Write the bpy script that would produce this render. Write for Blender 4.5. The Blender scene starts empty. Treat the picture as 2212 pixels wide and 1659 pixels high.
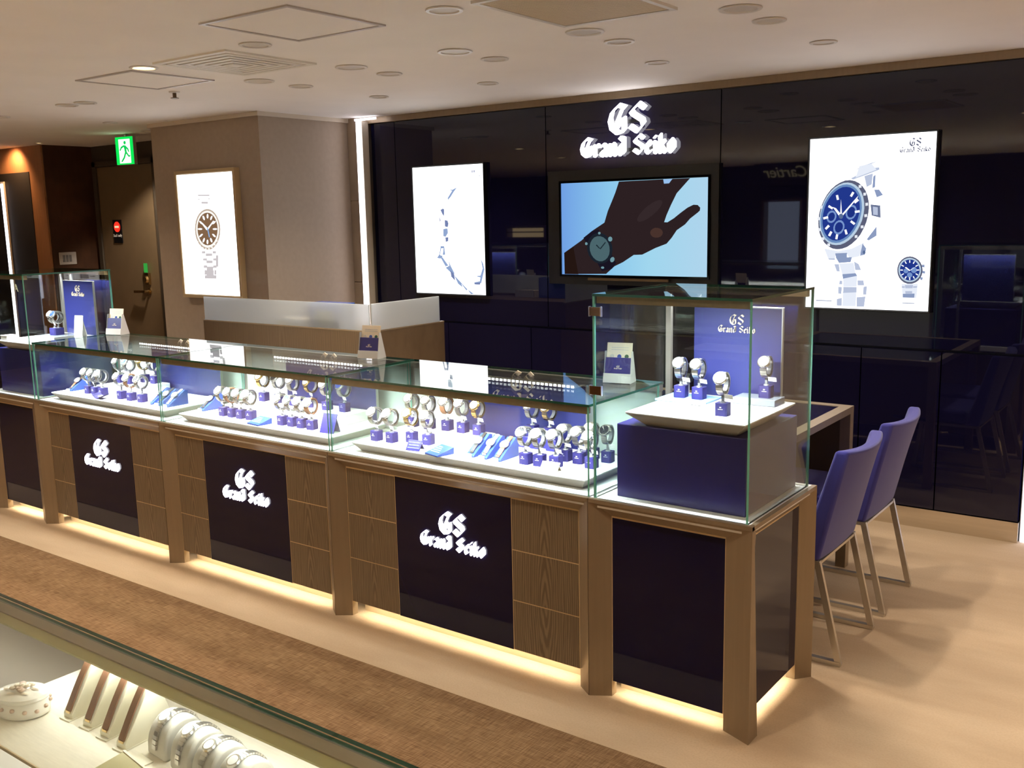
import bpy, bmesh, math, random
from mathutils import Vector, Matrix, Euler
random.seed(7)
R = math.radians
scene = bpy.context.scene
COL = scene.collection

# ---------------------------------------------------------------- camera, world, exposure
cam_data = bpy.data.cameras.new('camera')
cam_data.sensor_fit = 'HORIZONTAL'
cam_data.sensor_width = 36.0
cam_data.lens = 36.0 * 2120.24 / 2212.0
cam_data.clip_start = 0.02
cam = bpy.data.objects.new('camera', cam_data)
cam.location = (1.25917, -2.63848, 1.60485)
cam.rotation_euler = (R(80.35815), R(1.18664), R(36.34821))
COL.objects.link(cam)
scene.camera = cam
world = bpy.data.worlds.new('world')
scene.world = world
world.use_nodes = True
world.node_tree.nodes['Background'].inputs[0].default_value = (1.0, 0.85, 0.7, 1)
world.node_tree.nodes['Background'].inputs[1].default_value = 0.05
scene.view_settings.view_transform = 'Standard'
scene.view_settings.look = 'None'
scene.view_settings.gamma = 1.0
scene.view_settings.exposure = 0.72
scene.view_settings.use_curve_mapping = False
scene.cycles.max_bounces = 7
scene.cycles.diffuse_bounces = 4
scene.cycles.glossy_bounces = 3
scene.cycles.transmission_bounces = 6
scene.cycles.transparent_max_bounces = 16
scene.cycles.adaptive_threshold = 0.04
scene.cycles.sample_clamp_indirect = 6.0
scene.cycles.caustics_reflective = False
scene.cycles.caustics_refractive = False

# light levels in one place
SPOT_W = 80.0        # each lit ceiling downlight
SPOT_COL = (1.0, 0.865, 0.715)
CASE_W = 11.0         # light bar of a long showcase
CASE_COL = (0.93, 0.97, 1.0)
TOE_W = 1.0          # light strip under a counter
TOE_COL = (1.0, 0.88, 0.66)

# ---------------------------------------------------------------- helpers
def srgb(r, g, b):
    f = lambda c: (c/255/12.92) if c <= 10 else ((c/255+0.055)/1.055)**2.4
    return (f(r), f(g), f(b))

def new_mat(name):
    m = bpy.data.materials.new(name); m.use_nodes = True
    return m, m.node_tree.nodes, m.node_tree.links

def mat(name, col, rough=0.5, metal=0.0, spec=0.5, var=0.0, vscale=20.0, stretch=(1, 1, 1), bump=0.0, bscale=200.0, coat=0.0, sheen=0.0):
    m, n, l = new_mat(name)
    b = n['Principled BSDF']
    b.inputs['Base Color'].default_value = (*col, 1)
    b.inputs['Roughness'].default_value = rough
    b.inputs['Metallic'].default_value = metal
    b.inputs['Specular IOR Level'].default_value = spec
    b.inputs['Coat Weight'].default_value = coat
    b.inputs['Sheen Weight'].default_value = sheen
    if var > 0 or bump > 0:
        tc = n.new('ShaderNodeTexCoord'); mp = n.new('ShaderNodeMapping')
        mp.inputs['Scale'].default_value = stretch
        l.new(tc.outputs['Object'], mp.inputs[0])
    if var > 0:
        t = n.new('ShaderNodeTexNoise'); t.inputs['Scale'].default_value = vscale; t.inputs['Detail'].default_value = 5
        l.new(mp.outputs[0], t.inputs['Vector'])
        r = n.new('ShaderNodeMapRange'); r.inputs[1].default_value = .3; r.inputs[2].default_value = .7
        r.inputs[3].default_value = 1-var; r.inputs[4].default_value = 1+var
        l.new(t.outputs[0], r.inputs[0])
        mx = n.new('ShaderNodeVectorMath'); mx.operation = 'SCALE'; mx.inputs[0].default_value = col
        l.new(r.outputs[0], mx.inputs['Scale'])
        l.new(mx.outputs[0], b.inputs['Base Color'])
    if bump > 0:
        t2 = n.new('ShaderNodeTexNoise'); t2.inputs['Scale'].default_value = bscale; t2.inputs['Detail'].default_value = 3
        l.new(mp.outputs[0], t2.inputs['Vector'])
        bp = n.new('ShaderNodeBump'); bp.inputs['Strength'].default_value = bump; bp.inputs['Distance'].default_value = .002
        l.new(t2.outputs[0], bp.inputs['Height']); l.new(bp.outputs[0], b.inputs['Normal'])
    return m

def emit(name, col, s=1.0):
    m, n, l = new_mat(name)
    n.remove(n['Principled BSDF'])
    e = n.new('ShaderNodeEmission'); e.inputs[0].default_value = (*col, 1); e.inputs[1].default_value = s
    l.new(e.outputs[0], n['Material Output'].inputs[0])
    return m

def glass_mat(name, tint):
    m, n, l = new_mat(name)
    n.remove(n['Principled BSDF'])
    t = n.new('ShaderNodeBsdfTransparent'); t.inputs[0].default_value = (*tint, 1)
    g = n.new('ShaderNodeBsdfGlossy'); g.inputs['Roughness'].default_value = 0.0
    lw = n.new('ShaderNodeLayerWeight'); lw.inputs[0].default_value = .5
    p = n.new('ShaderNodeMath'); p.operation = 'POWER'; p.inputs[1].default_value = 5
    ma = n.new('ShaderNodeMath'); ma.operation = 'MULTIPLY_ADD'; ma.inputs[1].default_value = .95; ma.inputs[2].default_value = .042
    l.new(lw.outputs['Facing'], p.inputs[0]); l.new(p.outputs[0], ma.inputs[0])
    mx = n.new('ShaderNodeMixShader')
    l.new(ma.outputs[0], mx.inputs[0]); l.new(t.outputs[0], mx.inputs[1]); l.new(g.outputs[0], mx.inputs[2])
    l.new(mx.outputs[0], n['Material Output'].inputs[0])
    return m

def wood_mat(name, c0, c1, c2, ringscale=(26, 1, 3.2), rough=.42):
    m, n, l = new_mat(name); b = n['Principled BSDF']
    tc = n.new('ShaderNodeTexCoord'); oi = n.new('ShaderNodeObjectInfo')
    cx = n.new('ShaderNodeCombineXYZ')
    mr = n.new('ShaderNodeMapRange'); mr.inputs[3].default_value = -.35; mr.inputs[4].default_value = .35
    l.new(oi.outputs['Random'], mr.inputs[0]); l.new(mr.outputs[0], cx.inputs[2])
    ad = n.new('ShaderNodeVectorMath'); ad.operation = 'ADD'
    l.new(tc.outputs['Object'], ad.inputs[0]); l.new(cx.outputs[0], ad.inputs[1])
    mp = n.new('ShaderNodeMapping'); mp.inputs['Scale'].default_value = ringscale
    l.new(ad.outputs[0], mp.inputs[0])
    w = n.new('ShaderNodeTexWave'); w.wave_type = 'RINGS'; w.rings_direction = 'Y'
    w.inputs['Scale'].default_value = 1.5; w.inputs['Distortion'].default_value = 5.5
    w.inputs['Detail'].default_value = 2; w.inputs['Detail Scale'].default_value = 1.2
    l.new(mp.outputs[0], w.inputs['Vector'])
    mp2 = n.new('ShaderNodeMapping'); mp2.inputs['Scale'].default_value = (260, 20, 9)
    l.new(ad.outputs[0], mp2.inputs[0])
    t = n.new('ShaderNodeTexNoise'); t.inputs['Scale'].default_value = 1; t.inputs['Detail'].default_value = 4
    l.new(mp2.outputs[0], t.inputs['Vector'])
    cr = n.new('ShaderNodeValToRGB')
    cr.color_ramp.elements[0].color = (*c0, 1); cr.color_ramp.elements[0].position = .25
    cr.color_ramp.elements[1].color = (*c1, 1); cr.color_ramp.elements[1].position = .8
    l.new(w.outputs['Fac'], cr.inputs[0])
    mx = n.new('ShaderNodeMix'); mx.data_type = 'RGBA'; mx.inputs['B'].default_value = (*c2, 1)
    mr2 = n.new('ShaderNodeMapRange'); mr2.inputs[1].default_value = .45; mr2.inputs[2].default_value = .75; mr2.inputs[4].default_value = .55
    l.new(t.outputs[0], mr2.inputs[0]); l.new(mr2.outputs[0], mx.inputs['Factor']); l.new(cr.outputs[0], mx.inputs['A'])
    l.new(mx.outputs['Result'], b.inputs['Base Color'])
    b.inputs['Roughness'].default_value = rough
    return m

def floor_mat(name, c0, c1, c2):
    m, n, l = new_mat(name); b = n['Principled BSDF']
    tc = n.new('ShaderNodeTexCoord')
    def noise(sc, stretch, det=4):
        mp = n.new('ShaderNodeMapping'); mp.inputs['Scale'].default_value = stretch
        l.new(tc.outputs['Object'], mp.inputs[0])
        t = n.new('ShaderNodeTexNoise'); t.inputs['Scale'].default_value = sc; t.inputs['Detail'].default_value = det
        l.new(mp.outputs[0], t.inputs['Vector']); return t
    a = noise(2.6, (.45, 1.6, 1), 6); c = noise(140, (1, 1, 1), 2)
    cr = n.new('ShaderNodeValToRGB')
    cr.color_ramp.elements[0].position = .32; cr.color_ramp.elements[0].color = (*c0, 1)
    cr.color_ramp.elements[1].position = .7; cr.color_ramp.elements[1].color = (*c1, 1)
    l.new(a.outputs[0], cr.inputs[0])
    mx = n.new('ShaderNodeMix'); mx.data_type = 'RGBA'; mx.inputs['B'].default_value = (*c2, 1)
    mr = n.new('ShaderNodeMapRange'); mr.inputs[1].default_value = .4; mr.inputs[2].default_value = .8; mr.inputs[4].default_value = .35
    l.new(c.outputs[0], mr.inputs[0]); l.new(mr.outputs[0], mx.inputs['Factor']); l.new(cr.outputs[0], mx.inputs['A'])
    l.new(mx.outputs['Result'], b.inputs['Base Color'])
    b.inputs['Roughness'].default_value = .8
    b.inputs['Specular IOR Level'].default_value = .25
    bp = n.new('ShaderNodeBump'); bp.inputs['Strength'].default_value = .25; bp.inputs['Distance'].default_value = .003
    l.new(c.outputs[0], bp.inputs['Height']); l.new(bp.outputs[0], b.inputs['Normal'])
    return m

def carpet_mat(name, c0, c1):
    m, n, l = new_mat(name); b = n['Principled BSDF']
    tc = n.new('ShaderNodeTexCoord')
    outs = []
    for st in ((16, 260, 1), (260, 16, 1), (5, 5, 1)):
        mp = n.new('ShaderNodeMapping'); mp.inputs['Scale'].default_value = st
        l.new(tc.outputs['Object'], mp.inputs[0])
        t = n.new('ShaderNodeTexNoise'); t.inputs['Scale'].default_value = 1; t.inputs['Detail'].default_value = 3
        l.new(mp.outputs[0], t.inputs['Vector']); outs.append(t)
    s = n.new('ShaderNodeMath'); s.operation = 'ADD'
    l.new(outs[0].outputs[0], s.inputs[0]); l.new(outs[1].outputs[0], s.inputs[1])
    s2 = n.new('ShaderNodeMath'); s2.operation = 'MULTIPLY_ADD'; s2.inputs[1].default_value = .35
    l.new(outs[2].outputs[0], s2.inputs[0]); l.new(s.outputs[0], s2.inputs[2])
    cr = n.new('ShaderNodeValToRGB')
    mr = n.new('ShaderNodeMapRange'); mr.inputs[1].default_value = .8; mr.inputs[2].default_value = 1.6
    l.new(s2.outputs[0], mr.inputs[0]); l.new(mr.outputs[0], cr.inputs[0])
    cr.color_ramp.elements[0].position = .15; cr.color_ramp.elements[0].color = (*c0, 1)
    cr.color_ramp.elements[1].position = .85; cr.color_ramp.elements[1].color = (*c1, 1)
    l.new(cr.outputs[0], b.inputs['Base Color'])
    b.inputs['Roughness'].default_value = .9; b.inputs['Specular IOR Level'].default_value = .15
    bp = n.new('ShaderNodeBump'); bp.inputs['Strength'].default_value = .4; bp.inputs['Distance'].default_value = .003
    l.new(s.outputs[0], bp.inputs['Height']); l.new(bp.outputs[0], b.inputs['Normal'])
    return m

M = {}
M['ceiling'] = mat('ceiling_paint', (.94, .91, .875), .75, var=.02, vscale=3)
M['floor'] = floor_mat('beige_floor', (.46, .335, .215), (.60, .455, .305), (.40, .29, .18))
M['carpet'] = carpet_mat('brown_carpet', (.145, .078, .035), (.305, .190, .10))
M['navy_glass'] = mat('navy_back_painted_glass', (.0055, .0048, .024), .02, spec=.55)
M['navy_panel'] = mat('navy_gloss_panel', (.006, .0052, .030), .05, spec=.35)
M['navy_matt'] = mat('navy_matt_paint', (.004, .0035, .013), .45)
M['bronze'] = mat('bronze_metal_laminate', (.30, .225, .145), .38, metal=.35, var=.05, vscale=60, stretch=(1, 1, .05))
M['bronze_dark'] = mat('dark_bronze', (.16, .115, .065), .35, metal=.5)
M['gold_trim'] = mat('gold_trim', (.66, .51, .30), .35, metal=.4)
M['steel'] = mat('brushed_steel', (.70, .64, .55), .20, metal=1.0, var=.05, vscale=80, stretch=(.02, 1, 1))
M['satin'] = mat('satin_chair_steel', (.66, .61, .53), .32, metal=.8)
M['plinth'] = mat('plinth_beige_metal', (.55, .44, .29), .35, metal=.3)
M['wood'] = wood_mat('grey_oak_veneer', (.138, .096, .054), (.232, .172, .106), (.118, .080, .044), (26, 1, 2.4))
M['wood_dark'] = wood_mat('dark_walnut', (.055, .022, .010), (.085, .036, .017), (.035, .014, .007), (8, 1, 1.2))
M['wood_mid'] = wood_mat('brown_walnut', (.125, .082, .045), (.155, .105, .06), (.10, .065, .036), (14, 1, .6))
M['deck'] = mat('white_display_deck', (.86, .86, .86), .45)
M['tray'] = mat('white_leather_tray', (.84, .84, .83), .55, bump=.1, bscale=600)
M['glass'] = glass_mat('clear_glass', (.94, .975, .96))
M['glass_edge'] = mat('green_glass_edge', (.16, .48, .38), .15, spec=.6)
M['glass_edge_dark'] = mat('dark_green_glass_edge', (.018, .09, .055), .15, spec=.6)
M['white_led'] = emit('white_led', (.96, .97, 1.0), 9.0)
M['sign_led'] = emit('sign_letter_glow', (1.0, .97, 1.0), 3.0)
M['line_led'] = emit('line_light', (1.0, .93, 1.0), 3.2)
M['blue_line_led'] = emit('bluish_line_light', (.80, .82, 1.0), 3.0)
M['poster'] = emit('poster_backlight', (1.0, .995, 1.0), 1.55)
M['fabric_blue'] = mat('indigo_upholstery', (.055, .054, .30), .85, spec=.2, sheen=.3, bump=.25, bscale=900)
M['velvet'] = mat('navy_velvet_block', (.012, .008, .10), .6, bump=.1, bscale=800)
M['navy_box'] = mat('navy_leatherette', (.022, .019, .15), .35, spec=.6, bump=.1, bscale=700)
M['blue_board'] = mat('blue_display_board', (.017, .021, .125), .4, spec=.5)
M['blue_acrylic'] = mat('blue_acrylic', (.030, .075, .33), .15, spec=.6)
M['light_blue'] = mat('light_blue_acrylic', (.30, .50, .85), .12, spec=.6)
M['silver'] = mat('polished_steel', (.84, .83, .81), .26, metal=1.0)
M['silver_satin'] = mat('satin_steel', (.62, .60, .57), .28, metal=1.0)
M['gold'] = mat('gold_metal', (.85, .62, .25), .22, metal=1.0)
M['clip'] = mat('grey_clear_clip', (.20, .20, .21), .25, spec=.6)
M['white'] = mat('white_card', (.85, .85, .85), .5)
M['cream'] = mat('cream_card', (.74, .64, .50), .5)
M['grey_card'] = mat('grey_card', (.52, .50, .48), .5)
M['dial_white'] = mat('dial_white', (.80, .80, .78), .25)
M['dial_blue'] = mat('dial_blue', (.02, .05, .24), .2)
M['dial_black'] = mat('dial_black', (.012, .012, .014), .2)
M['dial_green'] = mat('dial_green', (.02, .10, .06), .2)
M['leather_brown'] = mat('brown_leather', (.17, .075, .035), .5, bump=.2, bscale=900)
M['leather_orange'] = mat('orange_leather', (.62, .19, .045), .5)
M['leather_black'] = mat('black_leather', (.012, .012, .012), .5)
M['leather_white'] = mat('white_leather', (.75, .74, .72), .5)
M['door_grey'] = mat('pale_grey_green_door', (.60, .66, .62), .35)
M['alu'] = mat('satin_aluminium', (.50, .47, .42), .35, metal=.7)
M['black'] = mat('black_plastic', (.006, .006, .007), .35)
M['black_gloss'] = mat('black_gloss', (.003, .003, .004), .06)
M['pillar'] = mat('taupe_wall_paint', (.36, .285, .215), .6, var=.04, vscale=30)
M['door'] = mat('dark_brown_steel_door', (.17, .118, .065), .38, var=.05, vscale=10)
M['dark_wall'] = mat('dark_brown_wall', (.06, .045, .03), .6)
M['room_wall'] = mat('far_room_wall', (.62, .54, .44), .7)
M['room_dark'] = mat('far_room_dark_wall', (.020, .017, .016), .6)
M['marble'] = mat('beige_marble', (.34, .27, .20), .3, var=.12, vscale=6)
M['trim_white'] = mat('off_white_trim', (.62, .55, .45), .6)
M['grey_metal'] = mat('grey_metal_trim', (.52, .48, .46), .4, metal=.3)
M['lens'] = mat('downlight_lens', (.62, .58, .52), .5)
M['ring'] = mat('downlight_ring', (.72, .69, .64), .4)
M['lamp_on'] = emit('lit_downlight', (1.0, .74, .38), 5.5)
M['grille'] = mat('beige_grille', (.72, .60, .43), .5)
M['cloth_brown'] = mat('taupe_lining', (.13, .105, .078), .7)
M['louvre'] = mat('diffuser_louvre', (.80, .77, .70), .5)
M['shadow_gap'] = mat('diffuser_slit_shade', (.10, .09, .085), .7)
M['brass'] = mat('brass', (.62, .44, .20), .25, metal=1.0)
M['brown_clip'] = mat('brown_chrome_hinge', (.30, .16, .08), .15, metal=.9)
M['cloth'] = mat('ivory_linen', (.74, .69, .58), .8, var=.05, vscale=40, stretch=(1, 8, 1), bump=.2, bscale=300)
M['olive'] = mat('olive_bronze', (.40, .35, .16), .4, metal=.2)
M['cream_block'] = mat('cream_acrylic', (.70, .66, .52), .35)
M['porcelain'] = mat('porcelain', (.80, .76, .68), .2)
M['rose'] = mat('pink_beige_rose', (.58, .42, .32), .5)
M['copper_wall'] = wood_mat('copper_veneer', (.33, .16, .075), (.42, .21, .10), (.25, .12, .055), (10, 1, .8))
m_, n_, l_ = new_mat('frosted_glass')
b_ = n_['Principled BSDF']
b_.inputs['Base Color'].default_value = (.90, .94, .96, 1); b_.inputs['Roughness'].default_value = .36
b_.inputs['Transmission Weight'].default_value = .75; b_.inputs['IOR'].default_value = 1.12
t_ = n_.new('ShaderNodeBsdfTranslucent'); t_.inputs[0].default_value = (.85, .90, .92, 1)
x_ = n_.new('ShaderNodeMixShader'); x_.inputs[0].default_value = .38
l_.new(b_.outputs[0], x_.inputs[1]); l_.new(t_.outputs[0], x_.inputs[2]); l_.new(x_.outputs[0], n_['Material Output'].inputs[0])
M['frosted'] = m_
m_, n_, l_ = new_mat('clear_acrylic')
b_ = n_['Principled BSDF']
b_.inputs['Base Color'].default_value = (.85, .92, 1.0, 1); b_.inputs['Roughness'].default_value = .05
b_.inputs['Transmission Weight'].default_value = .7; b_.inputs['IOR'].default_value = 1.3
M['acrylic'] = m_

class MB:
    def __init__(s): s.v = []; s.f = []; s.m = []
    def add(s, vs, fs, m=0):
        o = len(s.v); s.v += [tuple(map(float, p)) for p in vs]
        for f in fs: s.f.append([i+o for i in f]); s.m.append(m)
        return s
    def box(s, x0, x1, y0, y1, z0, z1, m=0):
        return s.add([(x0,y0,z0),(x1,y0,z0),(x1,y1,z0),(x0,y1,z0),(x0,y0,z1),(x1,y0,z1),(x1,y1,z1),(x0,y1,z1)],
                     [(3,2,1,0),(4,5,6,7),(0,1,5,4),(1,2,6,5),(2,3,7,6),(3,0,4,7)], m)
    def hexa(s, a, b, m=0):
        # a: front quad, b: matching back quad
        return s.add(list(a)+list(b), [(0,1,2,3),(7,6,5,4),(0,4,5,1),(1,5,6,2),(2,6,7,3),(3,7,4,0)], m)
    def prism(s, poly, fn, d0, d1, m=0):
        n = len(poly)
        A = [fn(p[0], p[1], d0) for p in poly]; B = [fn(p[0], p[1], d1) for p in poly]
        return s.add(A+B, [tuple(range(n)), tuple(range(2*n-1, n-1, -1))] + [(i, i+n, (i+1) % n+n, (i+1) % n) for i in range(n)], m)
    def bar(s, p0, p1, w, h=None, m=0, up=(0,0,1)):
        p0 = Vector(p0); p1 = Vector(p1); h = h or w
        d = (p1-p0).normalized(); u = Vector(up)
        if abs(d.dot(u)) > .98: u = Vector((0,1,0))
        a = d.cross(u).normalized()*w/2; b = a.cross(d).normalized()*h/2
        q = [(-1,-1),(1,-1),(1,1),(-1,1)]
        return s.hexa([p0+a*i+b*j for i,j in q], [p1+a*i+b*j for i,j in q], m)
    def tube(s, pts, r, n=8, m=0, closed=False):
        pts = [Vector(p) for p in pts]; N = len(pts); vs = []
        for i, p in enumerate(pts):
            d = (pts[(i+1) % N]-pts[i-1]) if closed else (pts[min(i+1, N-1)]-pts[max(i-1, 0)])
            d.normalize(); u = Vector((0,0,1)) if abs(d.z) < .9 else Vector((0,1,0))
            a = d.cross(u).normalized(); b = a.cross(d).normalized()
            rr = r[i] if isinstance(r, (list, tuple)) else r
            vs += [p+(a*math.cos(t)+b*math.sin(t))*rr for t in [2*math.pi*k/n for k in range(n)]]
        fs = []
        for i in range(N if closed else N-1):
            j = (i+1) % N
            for k in range(n): fs.append((i*n+k, i*n+(k+1) % n, j*n+(k+1) % n, j*n+k))
        if not closed: fs += [tuple(range(n-1, -1, -1)), tuple(range((N-1)*n, N*n))]
        return s.add(vs, fs, m)
    def lathe(s, prof, n=20, c=(0,0,0), sx=1, sy=1, m=0, rot=None):
        vs = []
        for r, z in prof:
            for k in range(n):
                t = 2*math.pi*k/n; p = Vector((r*math.cos(t)*sx, r*math.sin(t)*sy, z))
                if rot: p = rot @ p
                vs.append(p+Vector(c))
        N = len(prof); fs = []
        for i in range(N-1):
            for k in range(n): fs.append((i*n+k, i*n+(k+1) % n, (i+1)*n+(k+1) % n, (i+1)*n+k))
        fs += [tuple(range(n-1, -1, -1)), tuple(range((N-1)*n, N*n))]
        return s.add(vs, fs, m)
    def mesh(s, name, mats):
        me = bpy.data.meshes.new(name); me.from_pydata(s.v, [], s.f)
        for x in (mats if isinstance(mats, (list, tuple)) else [mats]): me.materials.append(M[x] if isinstance(x, str) else x)
        me.polygons.foreach_set('material_index', s.m)
        me.update(); return me
    def build(s, name, mats, parent=None, loc=(0,0,0), rot=(0,0,0), smooth=False, bevel=0, seg=2):
        bm = bmesh.new(); me = s.mesh(name, mats); bm.from_mesh(me)
        bmesh.ops.recalc_face_normals(bm, faces=bm.faces); bm.to_mesh(me); bm.free()
        if smooth: me.shade_smooth() if smooth is True else me.set_sharp_from_angle(angle=R(smooth))
        if smooth and smooth is not True:
            for p in me.polygons: p.use_smooth = True
            me.set_sharp_from_angle(angle=R(smooth))
        o = bpy.data.objects.new(name, me); COL.objects.link(o)
        o.location = loc; o.rotation_euler = rot; o.parent = parent
        if bevel:
            b = o.modifiers.new('bevel', 'BEVEL'); b.width = bevel; b.segments = seg; b.limit_method = 'ANGLE'; b.angle_limit = R(40)
        return o

def tag(o, label, cat, group=None):
    o['label'] = label; o['category'] = cat
    if group: o['group'] = group
    return o
def thing(name, label, cat, loc=(0,0,0), rz=0, group=None):
    o = bpy.data.objects.new(name, None); COL.objects.link(o)
    o.empty_display_size = .05; o.location = loc; o.rotation_euler = (0,0,rz)
    return tag(o, label, cat, group)
def struct(o):
    o['kind'] = 'structure'; return o
def copy_tree(root, loc, rz=None, label=None, group=None, swap=None):
    r = root.copy(); COL.objects.link(r); r.location = loc
    if rz is not None: r.rotation_euler = (0,0,rz)
    if label: r['label'] = label
    if group: r['group'] = group
    for ch in root.children:
        c = ch.copy(); COL.objects.link(c); c.parent = r
        for g in ch.children:
            d = g.copy(); COL.objects.link(d); d.parent = c
    return r
def area_light(name, loc, sx, sy, w, col, rot=(0,0,0), parent=None, spread=180):
    d = bpy.data.lights.new(name, 'AREA'); d.shape = 'RECTANGLE'; d.size = sx; d.size_y = sy; d.energy = w; d.color = col
    d.spread = R(spread)
    o = bpy.data.objects.new(name, d); COL.objects.link(o); o.location = loc; o.rotation_euler = rot; o.parent = parent
    return o
def spot_light(name, loc, w, col, angle=110, blend=.9, parent=None, rot=(0,0,0), r=.05):
    d = bpy.data.lights.new(name, 'SPOT'); d.energy = w; d.color = col; d.spot_size = R(angle); d.spot_blend = blend; d.shadow_soft_size = r
    o = bpy.data.objects.new(name, d); COL.objects.link(o); o.location = loc; o.rotation_euler = rot; o.parent = parent
    return o
def pane(name, parent, x0, x1, y0, y1, z0, z1, edge='glass_edge'):
    # thin glass slab: clear on its two broad faces, green on its cut edges
    b = MB().box(x0, x1, y0, y1, z0, z1)
    d = [x1-x0, y1-y0, z1-z0]; ax = d.index(min(d))
    axis_of = [2, 2, 1, 0, 1, 0]
    b.m = [0 if axis_of[i] == ax else 1 for i in range(6)]
    return b.build(name, ['glass', edge], parent)

ORD = ['first', 'second', 'third', 'fourth', 'fifth', 'sixth', 'seventh', 'eighth', 'ninth', 'tenth']

# ---------------------------------------------------------------- blackletter lettering drawn with a broad nib
GL = {
 'G': (.78, [[(.70,.88),(.46,.97),(.20,.78),(.11,.50),(.18,.22),(.42,.04),(.66,.10)], [(.60,.86),(.42,.50),(.50,.44),(.66,.52),(.67,.10)], [(.40,.50),(.42,.20)]]),
 'S': (.74, [[(.68,.80),(.46,.97),(.17,.74),(.24,.64),(.60,.42),(.64,.28),(.42,.05),(.13,.24)]]),
 'r': (.44, [[(.08,.58),(.16,.52),(.16,.08),(.22,.03)], [(.16,.48),(.31,.62),(.40,.52)]]),
 'a': (.52, [[(.10,.52),(.26,.63),(.39,.52),(.39,.10),(.47,.03)], [(.39,.36),(.12,.24),(.12,.10),(.24,.02),(.39,.14)]]),
 'n': (.56, [[(.07,.58),(.14,.52),(.14,.06),(.20,.02)], [(.14,.48),(.32,.63),(.42,.52),(.42,.08),(.50,.02)]]),
 'd': (.54, [[(.18,.92),(.40,.74),(.42,.20),(.26,.03),(.12,.16),(.12,.44),(.28,.60),(.40,.50)], [(.30,.92),(.42,.86),(.42,.12)]]),
 'e': (.48, [[(.14,.34),(.38,.46),(.26,.63),(.12,.48),(.12,.16),(.24,.03),(.40,.14)]]),
 'i': (.30, [[(.06,.58),(.14,.52),(.14,.08),(.22,.02)], [(.12,.84),(.16,.80)]]),
 'k': (.52, [[(.14,.92),(.14,.06),(.20,.02)], [(.14,.46),(.32,.62),(.38,.50),(.18,.34)], [(.20,.34),(.36,.12),(.44,.02)]]),
 'o': (.52, [[(.26,.66),(.11,.50),(.11,.18),(.26,.02),(.41,.18),(.41,.46),(.26,.66)]]),
 ' ': (.36, []),
}
def glyph_boxes(ch, ox, oz, sc, fn, d0, d1, b, fat=1.0):
    hx, hz = .062*fat, .058*fat
    for st in GL[ch][1]:
        for (p, q) in zip(st[:-1], st[1:]):
            if abs((q[0]-p[0])*hz-(q[1]-p[1])*hx) < 1e-4: q = (q[0]+.01, q[1]-.01)
            L = [(p[0]-hx,p[1]-hz),(p[0]+hx,p[1]+hz),(q[0]+hx,q[1]+hz),(q[0]-hx,q[1]-hz)]
            b.prism([(ox+x*sc, oz+z*sc) for x, z in L], fn, d0, d1)
def logo(parent, cx, cz, width, fn, d0, d1, m, fat=1.0, name='letter'):
    """crest letters above two words; cx, cz is the middle of the word line's foot, fn maps (u, v, depth) to parent space"""
    words = 'Grand Seiko'
    tot = sum(GL[c][0] for c in words); sc = width/tot
    x = cx-width/2
    for c in words:
        if GL[c][1]:
            b = MB(); glyph_boxes(c, x, cz, sc, fn, d0, d1, b, fat); b.build(name, m, parent)
        x += GL[c][0]*sc
    s2 = sc*1.52; x = cx-(GL['G'][0]+GL['S'][0])*s2/2
    for c in 'GS':
        b = MB(); glyph_boxes(c, x, cz+1.10*sc, s2, fn, d0, d1, b, fat*.95); b.build(name, m, parent)
        x += GL[c][0]*s2
def text_mesh(name, body, size, m, parent, loc, rot, depth=.004, shear=0.0, align='CENTER'):
    cu = bpy.data.curves.new(name, 'FONT'); cu.body = body; cu.size = size; cu.extrude = depth; cu.shear = shear; cu.align_x = align
    o = bpy.data.objects.new(name+'_curve', cu); COL.objects.link(o)
    dg = bpy.context.evaluated_depsgraph_get()
    me = bpy.data.meshes.new_from_object(o.evaluated_get(dg))
    bpy.data.objects.remove(o); bpy.data.curves.remove(cu)
    me.materials.clear(); me.materials.append(M[m])
    n = bpy.data.objects.new(name, me); COL.objects.link(n); n.parent = parent; n.location = loc; n.rotation_euler = rot
    return n


# ---------------------------------------------------------------- the shell of the shop
CZ = 2.31            # ceiling height
WY = 2.49            # face of the navy wall
X0, X1, Y0, Y1 = -10.0, 6.0, -7.0, 2.75
struct(MB().box(X0, X1, -.255, Y1, -.05, 0).build('floor', 'floor'))
struct(MB().box(X0, X1, -2.36, -.255, -.05, .004).build('floor_carpet', 'carpet'))
struct(MB().box(X0, X1, Y0, -2.36, -.05, 0).build('floor_across', 'floor'))
struct(MB().box(X0, X1, Y0, Y1, CZ, CZ+.05).build('ceiling', 'ceiling'))
struct(MB().box(X0-.1, X0, Y0, Y1, 0, CZ).build('wall_left', 'room_dark'))
struct(MB().box(X1, X1+.1, Y0, Y1, 0, CZ).build('wall_right', 'room_wall'))
struct(MB().box(X0, X1, Y0-.1, Y0, 0, CZ).build('wall_front', 'room_dark'))
struct(MB().box(.62, X1, 2.62, Y1, 0, CZ).build('wall_far_right', 'room_wall'))

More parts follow.
